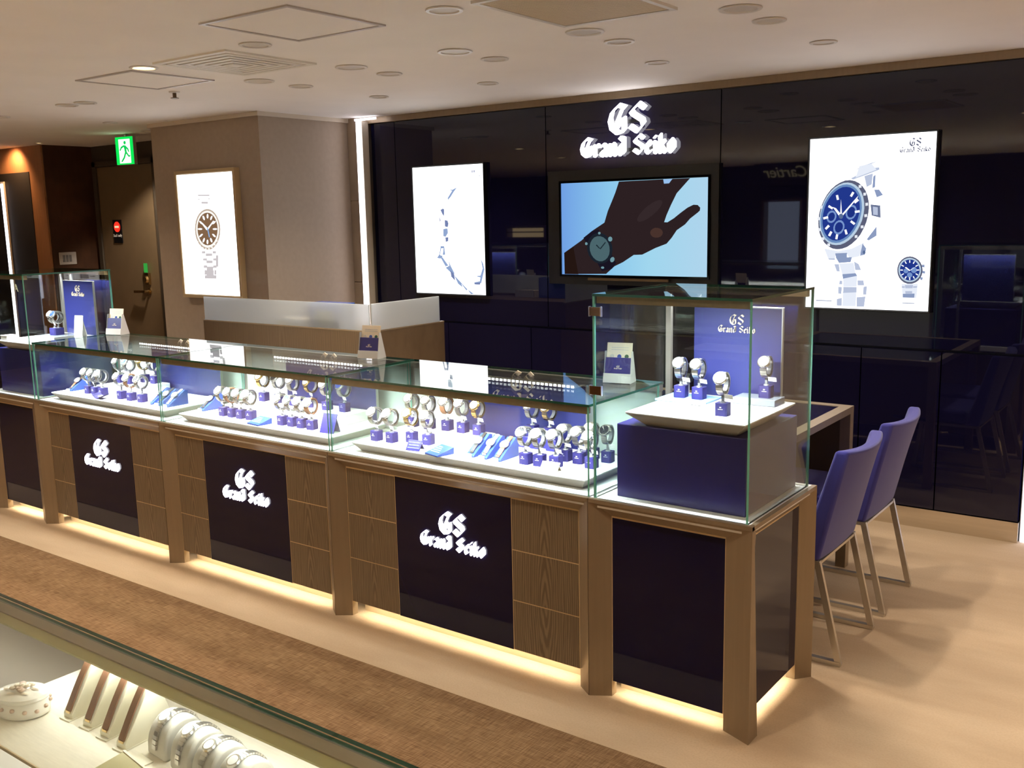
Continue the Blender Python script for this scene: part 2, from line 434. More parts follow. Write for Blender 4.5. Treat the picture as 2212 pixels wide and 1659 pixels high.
# navy glass wall: backing with separate glass panels
wall = struct(MB().box(-3.73, .50, WY+.03, WY+.16, 0, CZ).build('wall_back', 'navy_matt'))
ub = [-3.73, -3.505, -2.245, -1.085, -.275+.19, .50]
ub = [-3.73, -3.505, -2.245, -1.085, .50]
for a, b in zip(ub[:-1], ub[1:]):
    MB().box(a+.003, b-.003, WY, WY+.028, .915, 2.268).build('glass_panel', 'navy_glass', wall)
lb = [-3.73, -3.05, -2.36, -1.67, -.97, -.275, .114, .50]
for a, b in zip(lb[:-1], lb[1:]):
    MB().box(a+.003, b-.003, WY-.03, WY+.028, .105, .905).build('lower_panel', 'navy_glass', wall)
struct(MB().box(-3.72, .502, WY-.034, WY+.028, 0, .10).build('baseboard_back', 'steel'))
struct(MB().box(-3.76, .56, WY-.03, WY+.03, 2.27, CZ-.001).build('trim_1', 'bronze'))

# end light lines of the navy wall
t = thing('light_line', 'tall white light line between pillar and navy wall', 'light', (-3.755, 2.40, 0))
MB().box(-.03, .03, 0, .06, .0, 2.285).build('housing', 'trim_white', t)
MB().box(-.024, .024, -.006, 0, .02, 2.28).build('diffuser', 'line_led', t)
MB().box(-.03, .17, -.012, .0, 2.286, 2.30).build('top_diffuser', 'line_led', t)
t = thing('light_line', 'bluish light line at the right end of navy wall', 'light', (.535, 2.49, 0))
MB().box(-.03, .02, 0, .10, 0, 2.29).build('housing', 'trim_white', t)
MB().box(-.024, .014, -.008, 0, .0, 2.28).build('diffuser', 'blue_line_led', t)

# taupe pillar and marble return
p = struct(MB().box(-5.07, -3.90, 1.64, Y1, 0, 2.283).build('wall_pillar', 'pillar'))
struct(MB().box(-5.09, -3.885, 1.625, Y1, 2.283, CZ).build('trim_2', 'trim_white'))
mr = struct(MB().box(-3.90, -3.785, 2.44, Y1, 0, CZ).build('wall_return', 'marble'))
for k in range(4): MB().box(-3.898, -3.787, 2.428, 2.44, .02+k*.575, .59+k*.575).build('tile', 'marble', mr)

# recess with the staff door
struct(MB().box(-7.20, -5.07, 2.45, Y1, 0, CZ).build('wall_recess', 'dark_wall'))
d = struct(MB().box(-7.09, -6.25, 2.425, 2.45, .01, 2.12).build('door_1', 'door'))
fr = MB()
fr.box(-7.15, -7.095, 2.41, 2.45, 0, 2.17); fr.box(-6.245, -6.19, 2.41, 2.45, 0, 2.17); fr.box(-7.15, -6.19, 2.41, 2.45, 2.125, 2.17)
fr.build('door_frame', 'dark_wall', d)
h = MB().lathe([(0, 0), (.028, 0), (.028, .008), (.012, .012), (.012, .05), (0, .05)], 14, (-6.43, 2.425, 1.03), rot=Matrix.Rotation(R(90), 3, 'X'))
h.bar((-6.43, 2.38, 1.03), (-6.60, 2.385, 1.025), .02, .022); h.build('door_handle', 'brass', d)
MB().lathe([(0, 0), (.032, 0), (.034, .025), (.022, .04), (0, .04)], 16, (-6.43, 2.425, 1.135), rot=Matrix.Rotation(R(90), 3, 'X')).box(-6.46, -6.40, 2.40, 2.425, 1.09, 1.19).build('door_lock', 'brass', d)
MB().box(-6.45, -6.415, 2.395, 2.41, 1.195, 1.275).build('lock_tag', emit('green_tag_glow', srgb(60, 170, 70), .5), d)  # tag is no lamp; a little glow is put into its colour
# wood block and copper-lit front at the far left
wb = struct(MB().box(X0, -7.20, 2.0, Y1, 0, CZ).build('wall_wood', 'wood_dark'))
MB().box(X0, -7.215, 1.985, 2.0, 2.09, CZ).build('copper_fascia', 'copper_wall', wb)
MB().box(-7.44, -7.215, 1.985, 2.0, 0, 2.09).build('copper_jamb', 'copper_wall', wb)
MB().box(X0, -7.44, 1.98, 2.0, 0, 2.09).build('dark_panel', 'room_dark', wb)
spot_light('fascia_lamp_light', (-7.60, 1.86, 2.29), 14, (1, .55, .25), 120, .6, None, (R(35), 0, R(20)))

t = thing('light_line', 'thin white light line at far left behind glass case', 'light', (-7.90, 1.965, 0))
MB().box(-.02, .02, -.006, .01, .3, 2.0).build('diffuser', 'line_led', t)
MB().box(-.026, .026, .0, .015, .28, 2.02).build('housing', 'trim_white', t)

t = thing('wall_panel', 'small pale switch plate on the dark wood wall', 'switch plate', (-7.2, 2.13, 1.27))
MB().box(0, .012, -.08, .08, 0, .11).build('plate', 'grey_card', t, bevel=.004)
for k in range(3): MB().box(.012, .018, -.05+k*.03, -.03+k*.03, .025, .085).build('switch', 'clip', t)

# exit sign
t = thing('exit_sign', 'green and white emergency exit sign hanging from ceiling', 'sign', (-5.86, 1.93, 2.075), R(8))
MB().box(-.098, .098, 0, .03, 0, .215).build('housing', 'grey_metal', t)
MB().box(-.096, .096, -.004, 0, .002, .213).build('green_face', emit('exit_green', srgb(10, 190, 70), 1.0), t)
MB().box(-.058, .066, -.006, -.004, .012, .195).build('white_field', emit('exit_white', srgb(235, 255, 225), 1.3), t)
man = MB(); ef = lambda u, v, d: (u, -.006-d, v)
man.prism([(.012+.014*math.cos(a*.785), .168+.014*math.sin(a*.785)) for a in range(8)], ef, 0, .001)
for P in ([(-.004,.150),(.022,.146),(.028,.095),(.008,.092)], [(-.002,.150),(-.034,.138),(-.052,.112),(-.042,.106),(-.026,.126),(.0,.136)],
          [(.020,.144),(.048,.122),(.056,.098),(.046,.094),(.036,.114),(.018,.128)],
          [(.008,.096),(.028,.096),(.050,.070),(.064,.074),(.064,.062),(.046,.056)], [(.008,.096),(.024,.092),(.002,.050),(-.030,.020),(-.042,.026),(-.012,.058)]):
    man.prism(P, ef, 0, .001)
man.build('running_figure', emit('exit_fig', srgb(10, 165, 70), 1.0), t)
MB().box(-.01, .01, .01, .03, .215, .234).build('hanger', 'grey_metal', t)

# staff-only sign on the door
t = thing('door_sign', 'black staff only plate with red no entry mark on door', 'sign', (-6.84, 2.4245, 1.45))
MB().box(-.066, .066, -.006, 0, 0, .205).build('plate', 'black', t)
MB().lathe([(0, 0), (.046, 0), (.046, .003), (0, .003)], 22, (0, -.006, .143), rot=Matrix.Rotation(R(90), 3, 'X')).build('red_disc', emit('sign_red_glow', srgb(235, 45, 30), .95), t)  # disc and bar are plain print, brightened by an added glow
MB().box(-.030, .030, -.0115, -.009, .134, .152).build('white_bar', emit('sign_bar_glow', srgb(255, 225, 180), .9), t)
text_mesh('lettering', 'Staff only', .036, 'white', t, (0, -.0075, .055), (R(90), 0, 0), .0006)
M['print_cream'] = emit('print_cream', srgb(235, 215, 170), .6)  # cream lettering given a glow of its own
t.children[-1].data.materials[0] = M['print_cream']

# sign on a dark shop front beyond the left glass case
t = thing('shop_sign', 'white capital letters on dark wall at far left', 'sign', (-7.96, 1.979, 1.02))
text_mesh('lettering', 'RA', .10, 'print_cream', t, (0, 0, 0), (R(90), 0, 0), .002, align='LEFT')

# ---------------------------------------------------------------- ceiling fittings
def downlight(x, y, r, label, lit=False, spot=None, lens_mat='lens'):  # lenses without glow take the material given last
    t = thing('downlight', label, 'downlight', (x, y, CZ), 0, 'recessed ceiling downlights')
    MB().lathe([(r-.012, 0), (r, 0), (r+.004, -.002), (r+.002, -.006), (r-.010, -.006), (r-.013, -.001)], 28).build('ring', 'ring', t, smooth=40)
    MB().lathe([(0, 0), (r-.012, 0), (r-.012, -.002), (0, -.002)], 28).build('lens', 'lamp_on' if lit else lens_mat, t)
    if spot: spot_light('downlight_beam', (0, 0, -.012), spot, SPOT_COL, 125, .9, t, (0, 0, 0), .05)
    return t
rows = [
 ('row directly above the showcase fronts', .072, .062, [-1.005, -1.998]),
 ('row of large ones above the counter backs', .752, .072, [-.224, -.864, -1.52, -2.146, -2.80]),
 ('row of medium ones one step behind', 1.03, .060, [-.23, -.874, -1.519, -2.166, -2.803]),
 ('row nearest the navy wall', 1.65, .054, [-.239, -1.029, -2.038, -2.835]),
]
spots = {(.752, -.224): .6, (.752, -1.52): .7, (.752, -2.80): .8, (1.65, -.239): .4, (1.03, -.874): .5, (1.03, -2.166): .5, (1.65, -2.835): .7}  # beams added under some lenses that show no glow
for rn, y, r, xs in rows:
    for k, x in enumerate(xs):
        s = spots.get((y, x), 0)
        downlight(x, y, r, f'dull-lensed round ceiling downlight, {ORD[k]} from right, {rn}', False, SPOT_W*s if s else None)
downlight(-2.822, .111, .060, 'warmly lit ceiling downlight beside the small ceiling hatch', True, SPOT_W)
downlight(-4.37, .621, .060, 'left of two unlit downlights side by side, far left ceiling')
downlight(-4.195, .634, .060, 'right of two unlit downlights side by side, far left ceiling')
for x, y, lb_ in [(-5.229, .67, 'small bright downlight at the left edge of the ceiling'), (-5.128, 1.364, 'small downlight just before the green exit sign'), (-5.53, 1.92, 'small downlight between exit sign and taupe pillar')]:
    downlight(x, y, .045, lb_, False, SPOT_W*.45 if y < 1.0 else None, 'ring')
spot_light('door_beam', (-5.72, 2.12, 2.295), 90, SPOT_COL, 46, .8, None, Vector((-.95, .30, -1.15)).to_track_quat('-Z', 'Y').to_euler(), .04)
downlight(-7.0, 1.86, .03, 'tiny lit downlight washing the copper wall at far left', True)
# lit row over the aisle, seen mirrored in the navy wall
for k, x in enumerate([2.9, 1.38, -.13, -1.64, -3.2, -4.9]):
    downlight(x, -.9, .06, f'lit warm downlight over the aisle, {ORD[k]} from right', True, SPOT_W*.34)
for k, (x, y) in enumerate([(-2.4, -3.9), (0.6, -3.9), (3.4, -2.4), (-5.5, -2.6), (-3.0, -5.2), (1.0, -5.2), (3.4, .9), (2.0, 1.5)]):  # unseen downlights added so floor bounce brightens the ceiling
    downlight(x, y, .06, f'unseen lit downlight added over the rest of the shop, {ORD[k]} of eight', True, SPOT_W*(4.4 if y < 0 else 1.15))

def hatch(x0, x1, y0, y1, label):
    t = thing('ceiling_hatch', label, 'hatch', ((x0+x1)/2, (y0+y1)/2, CZ), 0, 'square ceiling access hatches')
    a, b = (x1-x0)/2, (y1-y0)/2; w = .016
    MB().box(-a+w+.002, a-w-.002, -b+w+.002, b-w-.002, -.003, 0).build('panel', 'ceiling', t)
    for bx in ((-a, a, -b, -b+w), (-a, a, b-w, b), (-a, -a+w, -b+w, b-w), (a-w, a, -b+w, b-w)):
        MB().box(*bx, -.006, 0).build('frame_bar', 'grey_metal', t)
hatch(-1.803, -1.333, -.34, .129, 'large square ceiling hatch nearest the camera')
hatch(-3.40, -2.928, .113, .578, 'small square ceiling hatch beside the lit downlight')
t = thing('air_diffuser', 'square ceiling air diffuser with nested louvres', 'vent', (-2.425, .31, CZ))
MB().box(-.21, .21, -.21, .21, -.003, 0).build('slit_shade', 'shadow_gap', t)  # dark sheet stands for the shade in the slits
for k in range(6):
    a = .252-k*.042; w = .028; b = MB()
    for bx in ((-a, a, -a, -a+w), (-a, a, a-w, a), (-a, -a+w, -a+w, a-w), (a-w, a, -a+w, a-w)): b.box(*bx, -.008-.001*k, -.003 if k else 0)
    b.build('louvre' if k else 'outer_frame', 'louvre', t)
MB().box(-.03, .03, -.03, .03, -.014, -.003).build('centre_plate', 'louvre', t)
t = thing('return_grille', 'square beige slatted return air grille in the ceiling', 'vent', (-.617, .305, CZ))
a = .235; b_ = .28
fb = MB()
for bx in ((-a, a, -b_, -b_+.02), (-a, a, b_-.02, b_), (-a, -a+.02, -b_+.02, b_-.02), (a-.02, a, -b_+.02, b_-.02)): fb.box(*bx, -.010, 0)
fb.build('frame', 'ring', t)
fb = MB(); n = 46
fb.box(-a+.02, a-.02, -b_+.02, b_-.02, -.002, 0)
for k in range(n):
    y = -b_+.022+k*(2*b_-.044)/n
    fb.box(-a+.02, a-.02, y, y+.007, -.008, -.002)
g = fb.build('slats', 'grille', t); g['kind'] = 'stuff'
t = thing('sprinkler_head', 'small ceiling sprinkler behind the small hatch', 'sprinkler', (-3.444, .705, CZ))
MB().lathe([(0, 0), (.030, 0), (.028, -.006), (.012, -.008), (0, -.008)], 16).build('rose', 'ring', t)
MB().lathe([(0, -.008), (.010, -.008), (.010, -.03), (.022, -.033), (.022, -.036), (0, -.036)], 14).build('head', 'bronze_dark', t)

# ---------------------------------------------------------------- light-box posters, screen and wall sign
def face_fn(y): return lambda u, v, d: (u, y-d, v)
PCOL = {
 'bezel': (srgb(92, 96, 120), 1), 'ring': (srgb(186, 208, 228), 1), 'ring2': (srgb(105, 140, 190), 1), 'dial': (srgb(34, 56, 140), 1), 'sub': (srgb(120, 150, 205), 1), 'subi': (srgb(30, 50, 130), 1),
 'w': (srgb(250, 252, 255), 1.2), 'hub': (srgb(90, 110, 150), 1), 'tick': (srgb(232, 236, 244), 1), 'g0': (srgb(232, 238, 250), 1), 'g1': (srgb(186, 196, 220), 1), 'g2': (srgb(140, 156, 192), 1), 'g3': (srgb(110, 120, 150), 1),
 'txt': (srgb(190, 196, 212), 1), 'b1': (srgb(146, 168, 208), 1), 'b2': (srgb(118, 132, 176), 1), 'b3': (srgb(176, 180, 204), 1),
 'white': (srgb(250, 244, 238), 1.1), 'gap': (srgb(250, 246, 240), 1.1), 'g': (srgb(205, 198, 200), 1), 'blue': (srgb(140, 180, 230), 1),
 'hand': (srgb(44, 32, 34), 1), 'cuff': (srgb(36, 22, 18), 1), 'strap': (srgb(24, 20, 34), 1), 'knuckle': (srgb(72, 50, 44), 1), 'shine': (srgb(52, 40, 42), 1), 'cuffgap': (srgb(150, 190, 235), 1), 'case': (srgb(26, 34, 44), 1), 'd1': (srgb(110, 150, 160), 1), 'hd': (srgb(30, 44, 52), 1),
}
def pmat(key, over=None):
    k = 'print_'+key
    if k not in M: c, s = (over or PCOL[key]); M[k] = emit(k, c, s/2**scene.view_settings.exposure)
    return k
NM = {'bezel': 'printed_bezel', 'ring': 'printed_ring', 'ring2': 'printed_ring', 'dial': 'printed_dial', 'sub': 'printed_subdial', 'subi': 'printed_subdial', 'w': 'printed_marker', 'hub': 'printed_hub', 'tick': 'printed_scale_mark',
      'hand': 'pictured_hand', 'cuff': 'pictured_cuff', 'strap': 'pictured_strap', 'case': 'pictured_watch', 'txt': 'printed_text'}
def prints(root, tr, y, d0, step, remap={}):
    # flat print: thin ink layers on the picture surface
    d = d0
    for key, pts in tr:
        k = remap.get(key, key)
        MB().prism([(a/1000, b/1000) for a, b in pts], face_fn(y), d-.0004, d).build(NM.get(key, 'printed_shape'), pmat(k), root)
        d += step
def lightbox(name, label, x0, x1, z0, z1, y, depth, frame_m, fw, tr, remap={}, logo_at=None):
    t = thing(name, label, 'poster', (x0, y, z0))
    w, h = x1-x0, z1-z0
    MB().box(0, w, 0, depth, 0, h).build('box', frame_m, t, bevel=.003)
    if fw:
        for bx in ((-fw, w+fw, -fw, 0), (-fw, w+fw, h, h+fw), (-fw, 0, 0, h), (w, w+fw, 0, h)):
            MB().box(bx[0], bx[1], -.006, depth, bx[2], bx[3]).build('frame_bar', frame_m, t, bevel=.002)
    s = MB().box(.004, w-.004, -.003, 0, .004, h-.004).build('lit_face', 'poster', t)
    prints(s, tr, 0, .0034, .00012, remap)
    if logo_at: logo(s, logo_at[0], logo_at[1], logo_at[2], face_fn(0), .0034, .0038, pmat('bezel'), 1.15, 'printed_letter')
    return t
# flat print outlines in millimetres from the lower left corner of each picture
TR_TV=[('hand',[(17,131),(145,207),(218,262),(306,311),(330,379),(359,437),(382,485),(406,547),(691,549),(864,553),(781,468),(745,403),(718,348),(703,308),(724,307),(766,330),(808,360),(850,387),(886,402),(911,400),(927,385),(925,369),(912,358),(866,326),(835,294),(783,262),(751,219),(719,186),(649,162),(561,123),(505,121),(432,78),(374,53),(316,7),(19,-2)]),('cuff',[(17,131),(84,169),(119,0),(19,-2)]),('strap',[(158,222),(218,262),(265,271),(386,73),(357,38),(287,22)]),('knuckle',[(695,248),(691,236),(680,226),(664,221),(645,221),(629,226),(618,236),(613,249),(617,261),(629,271),(645,277),(663,276),(680,271),(691,261)]),('shine',[(689,429),(691,417),(681,397),(660,374),(631,351),(600,331),(569,317),(545,312),(530,316),(528,329),(539,349),(560,372),(589,396),(621,416),(651,429),(675,434)]),('cuffgap',[(696,549),(754,550),(733,525),(701,524)]),('case',[(359,174),(361,146),(355,119),(340,95),(319,78),(294,69),(266,68),(239,77),(215,93),(196,117),(186,144),(183,173),(190,201),(205,224),(226,241),(252,250),(280,250),(307,241),(330,224),(348,201)]),('dial',[(340,169),(342,145),(338,123),(327,104),(310,90),(290,82),(268,82),(247,89),(228,103),(213,122),(204,145),(202,169),(207,191),(219,210),(235,224),(256,231),(277,231),(299,224),(318,210),(332,191)]),('d1',[(280,249),(277,243),(270,241),(264,243),(261,249),(264,255),(271,257),(277,255)]),('d1',[(188,187),(185,180),(178,178),(171,180),(169,187),(171,193),(178,196),(185,193)]),('d1',[(361,214),(357,203),(346,199),(335,203),(331,214),(335,224),(346,229),(357,224)]),('d1',[(374,88),(364,78),(352,77),(345,85),(346,97),(356,107),(368,108),(375,100)]),('d1',[(304,44),(301,39),(293,37),(284,39),(281,44),(284,49),(293,51),(301,49)]),('hd',[(269,157),(246,177),(252,182),(276,159)]),('hd',[(273,157),(311,197),(316,193),(279,153)])]
TR_Q=[('bezel',[(137,310),(115,321),(95,338),(79,361),(67,388),(60,420),(58,453),(61,488),(69,522),(82,555),(98,584),(118,610),(141,630),(165,644),(190,653),(214,654),(238,649),(259,638),(278,621),(294,599),(305,572),(312,542),(314,510),(311,476),(304,443),(292,411),(277,381),(257,355),(235,334),(211,318),(186,309),(161,306)]),('ring',[(133,331),(113,341),(96,356),(82,377),(72,401),(66,430),(64,460),(67,491),(74,522),(85,551),(100,578),(118,601),(138,620),(160,633),(182,641),(204,642),(224,638),(243,628),(260,613),(273,593),(283,569),(289,541),(291,512),(288,482),(282,452),(271,423),(257,396),(240,372),(220,353),(199,339),(177,330),(154,328)]),('ring2',[(132,342),(114,351),(98,365),(86,384),(76,407),(71,433),(69,462),(72,491),(79,520),(89,547),(103,572),(120,594),(138,611),(158,624),(178,631),(199,633),(218,629),(235,620),(250,606),(263,587),(272,565),(277,539),(279,512),(276,483),(270,455),(260,428),(247,403),(231,381),(213,363),(193,350),(172,341),(152,339)]),('dial',[(135,354),(119,362),(105,375),(94,392),(86,413),(81,437),(80,463),(83,490),(89,516),(98,542),(111,565),(126,585),(143,601),(161,613),(179,620),(197,621),(214,618),(230,610),(244,597),(255,580),(263,559),(267,536),(269,511),(266,484),(260,458),(251,433),(239,410),(225,390),(208,373),(190,361),(172,353),(153,351)]),('sub',[(117,442),(108,448),(102,460),(101,474),(105,487),(113,498),(124,504),(136,503),(145,496),(151,485),(152,471),(148,458),(140,447),(129,441)]),('sub',[(216,457),(205,465),(199,478),(198,494),(203,510),(212,523),(224,530),(237,529),(247,522),(253,509),(254,493),(249,477),(240,464),(228,457)]),('sub',[(156,383),(145,390),(139,403),(138,419),(143,435),(152,447),(164,454),(177,454),(187,446),(194,433),(195,418),(190,402),(181,389),(168,382)]),('subi',[(120,451),(113,457),(109,467),(110,478),(115,488),(124,493),(133,494),(140,488),(144,478),(143,467),(138,457),(129,451)]),('subi',[(218,467),(210,473),(206,486),(207,500),(214,512),(224,520),(234,520),(243,513),(247,501),(245,487),(239,474),(229,467)]),('subi',[(159,392),(150,399),(146,411),(147,425),(153,437),(163,444),(174,444),(183,437),(187,426),(186,412),(179,400),(169,393)]),('w',[(134,518),(112,532),(107,522),(129,509)]),('w',[(107,476),(83,470),(86,459),(111,465)]),('w',[(111,432),(94,414),(102,406),(120,424)]),('w',[(124,400),(112,378),(123,372),(134,394)]),('w',[(154,384),(150,359),(161,357),(165,381)]),('w',[(195,405),(202,381),(213,384),(205,408)]),('w',[(223,444),(243,429),(250,438),(229,453)]),('w',[(246,489),(270,492),(268,503),(244,500)]),('w',[(245,536),(264,551),(256,560),(238,545)]),('w',[(227,569),(239,590),(229,596),(217,575)]),('w',[(163,558),(157,582),(146,580),(152,556)]),('w',[(177,467),(163,479),(131,522),(149,515),(182,476)]),('w',[(170,470),(176,479),(258,574),(256,563),(182,473)]),('w',[(171,479),(173,559),(181,479)]),('hub',[(187,474),(185,466),(180,461),(173,461),(167,466),(164,474),(166,482),(172,487),(179,487),(185,482)]),('tick',[(259,627),(273,628),(274,614),(260,613)]),('tick',[(284,588),(297,589),(298,575),(285,574)]),('tick',[(296,538),(309,539),(310,525),(297,523)]),('tick',[(293,481),(307,483),(308,469),(294,467)]),('tick',[(277,426),(291,427),(292,413),(278,412)]),('tick',[(249,377),(262,379),(264,365),(250,363)]),('tick',[(110,336),(124,338),(125,323),(111,321)]),('tick',[(78,367),(92,369),(94,354),(79,353)]),('tick',[(59,414),(73,416),(74,401),(60,399)]),('tick',[(54,470),(69,472),(70,457),(56,455)]),('tick',[(65,528),(79,530),(80,515),(66,514)]),('g2',[(337,602),(361,602),(381,575),(351,564)]),('g3',[(322,530),(370,524),(374,463),(330,475)]),('g1',[(334,519),(358,515),(360,476),(337,479)]),('g2',[(310,357),(356,421),(358,375),(320,351)]),('g2',[(330,667),(341,675),(341,615),(328,609)]),('g1',[(233,698),(278,723),(361,745),(320,729),(260,708)]),('g1',[(219,662),(321,709),(357,710),(360,699),(298,677),(231,655)]),('g0',[(260,721),(320,730),(345,699),(243,664)]),('g1',[(286,671),(328,682),(324,628),(300,616)]),('g0',[(95,311),(120,254),(152,251),(157,286),(211,289),(227,261),(277,271),(299,342),(238,311),(169,298)]),('g2',[(154,286),(214,289),(215,264),(158,264)]),('g2',[(158,264),(240,267),(234,242),(175,237)]),('g1',[(120,260),(152,260),(155,253),(123,253)]),('g2',[(280,274),(291,336),(310,311),(304,280)]),('hub',[(308,292),(306,285),(301,283),(296,285),(293,292),(295,299),(300,302),(305,299)]),('g0',[(175,235),(250,239),(261,183),(194,179)]),('g1',[(151,230),(175,232),(181,193),(165,194)]),('g1',[(251,246),(275,233),(289,202),(259,202)]),('g2',[(194,180),(262,186),(270,173),(198,157)]),('g0',[(198,157),(270,173),(270,118),(202,116)]),('g1',[(181,147),(195,147),(196,128),(180,128)]),('g1',[(272,150),(303,150),(307,125),(275,124)]),('g1',[(202,115),(270,116),(270,89),(201,84)]),('g0',[(201,84),(270,89),(268,17),(200,16)]),('g1',[(176,115),(195,114),(193,78),(177,80)]),('g1',[(304,118),(321,122),(320,78),(303,78)]),('g1',[(171,52),(197,59),(197,17),(171,18)]),('g1',[(272,64),(316,69),(311,16),(273,16)]),('txt',[(62,45),(145,44),(145,38),(62,37)]),('txt',[(497,45),(556,45),(557,39),(498,39)]),('bezel',[(530,137),(515,139),(501,144),(489,153),(478,166),(471,180),(467,196),(466,212),(469,228),(475,243),(484,255),(496,265),(509,271),(524,273),(538,271),(552,265),(565,256),(575,244),(582,230),(586,214),(587,198),(584,182),(578,168),(569,155),(558,146),(544,140)]),('ring',[(529,147),(516,148),(504,153),(492,161),(483,172),(477,184),(473,198),(472,213),(475,227),(480,239),(488,250),(499,259),(511,264),(523,266),(536,264),(549,259),(560,251),(569,240),(575,228),(579,214),(579,200),(577,186),(572,173),(564,163),(553,154),(542,149)]),('dial',[(529,154),(516,156),(505,161),(495,169),(487,180),(481,192),(479,206),(480,219),(484,232),(491,243),(501,251),(512,256),(524,258),(536,257),(547,252),(557,243),(565,233),(570,220),(573,207),(572,194),(568,181),(561,170),(552,162),(541,156)]),('sub',[(520,201),(518,194),(512,190),(505,190),(499,194),(497,201),(498,208),(504,213),(511,213),(517,208)]),('sub',[(560,206),(558,198),(551,192),(542,192),(535,197),(532,206),(534,214),(541,220),(550,220),(557,215)]),('sub',[(540,182),(537,174),(531,169),(523,169),(517,173),(514,181),(516,189),(522,194),(530,194),(537,190)]),('w',[(527,242),(526,255),(522,255),(522,242)]),('w',[(543,236),(549,248),(545,250),(539,239)]),('w',[(554,222),(565,229),(563,233),(552,227)]),('w',[(558,204),(571,205),(571,209),(558,209)]),('w',[(554,187),(565,180),(567,185),(556,191)]),('w',[(542,174),(549,163),(552,166),(546,177)]),('w',[(525,171),(526,157),(531,157),(530,171)]),('w',[(509,176),(503,165),(508,162),(514,174)]),('w',[(498,190),(487,183),(489,179),(500,186)]),('w',[(494,208),(481,208),(481,203),(494,203)]),('w',[(499,226),(487,232),(485,228),(496,222)]),('w',[(511,238),(504,250),(500,247),(507,236)]),('w',[(525,201),(502,219),(509,221),(529,205)]),('w',[(525,201),(557,224),(527,206)]),('g2',[(583,234),(595,233),(595,219),(583,222)]),('g2',[(587,204),(600,201),(598,189),(585,192)]),('g2',[(579,173),(591,171),(587,157),(577,161)]),('g0',[(490,138),(569,140),(564,70),(499,68)]),('g1',[(507,132),(546,133),(544,117),(510,116)]),('g1',[(493,126),(507,126),(507,118),(493,118)]),('g1',[(547,127),(565,128),(564,120),(546,119)]),('g2',[(499,88),(555,91),(554,70),(500,71)]),('g1',[(510,102),(543,103),(543,89),(512,88)])]
TR_P=[('b1',[(392,707),(355,694),(334,670),(308,640),(310,626),(333,645),(363,679)]),('b1',[(333,693),(358,692),(351,685),(334,688)]),('b2',[(242,563),(263,572),(275,566),(271,521),(258,535)]),('b3',[(229,520),(243,494),(231,482)]),('b2',[(277,496),(301,492),(309,471),(301,448),(277,453)]),('b1',[(262,437),(299,441),(301,409),(280,384),(259,390)]),('b2',[(277,380),(304,383),(301,355),(281,351)]),('b1',[(234,323),(265,323),(272,266),(250,263),(259,308),(238,308),(226,263),(250,257),(232,239),(198,243),(221,269)]),('b1',[(232,244),(246,250),(297,193),(272,187)]),('b1',[(299,235),(316,194),(350,140),(328,137),(272,179),(306,193)]),('b2',[(313,162),(345,137),(352,92),(319,120)]),('b1',[(345,130),(456,38),(448,28),(405,74),(416,49),(376,74)]),('b1',[(456,38),(512,8),(484,7)]),('b1',[(575,243),(595,209),(604,172),(575,82),(518,71),(515,86),(563,94),(568,119),(524,126),(569,131),(589,178)]),('b2',[(519,82),(569,85),(564,71),(522,71)]),('b3',[(518,810),(529,811),(528,795),(518,796)]),('b3',[(534,811),(547,810),(546,796),(534,796)]),('b3',[(575,776),(590,776),(590,772),(575,773)])]
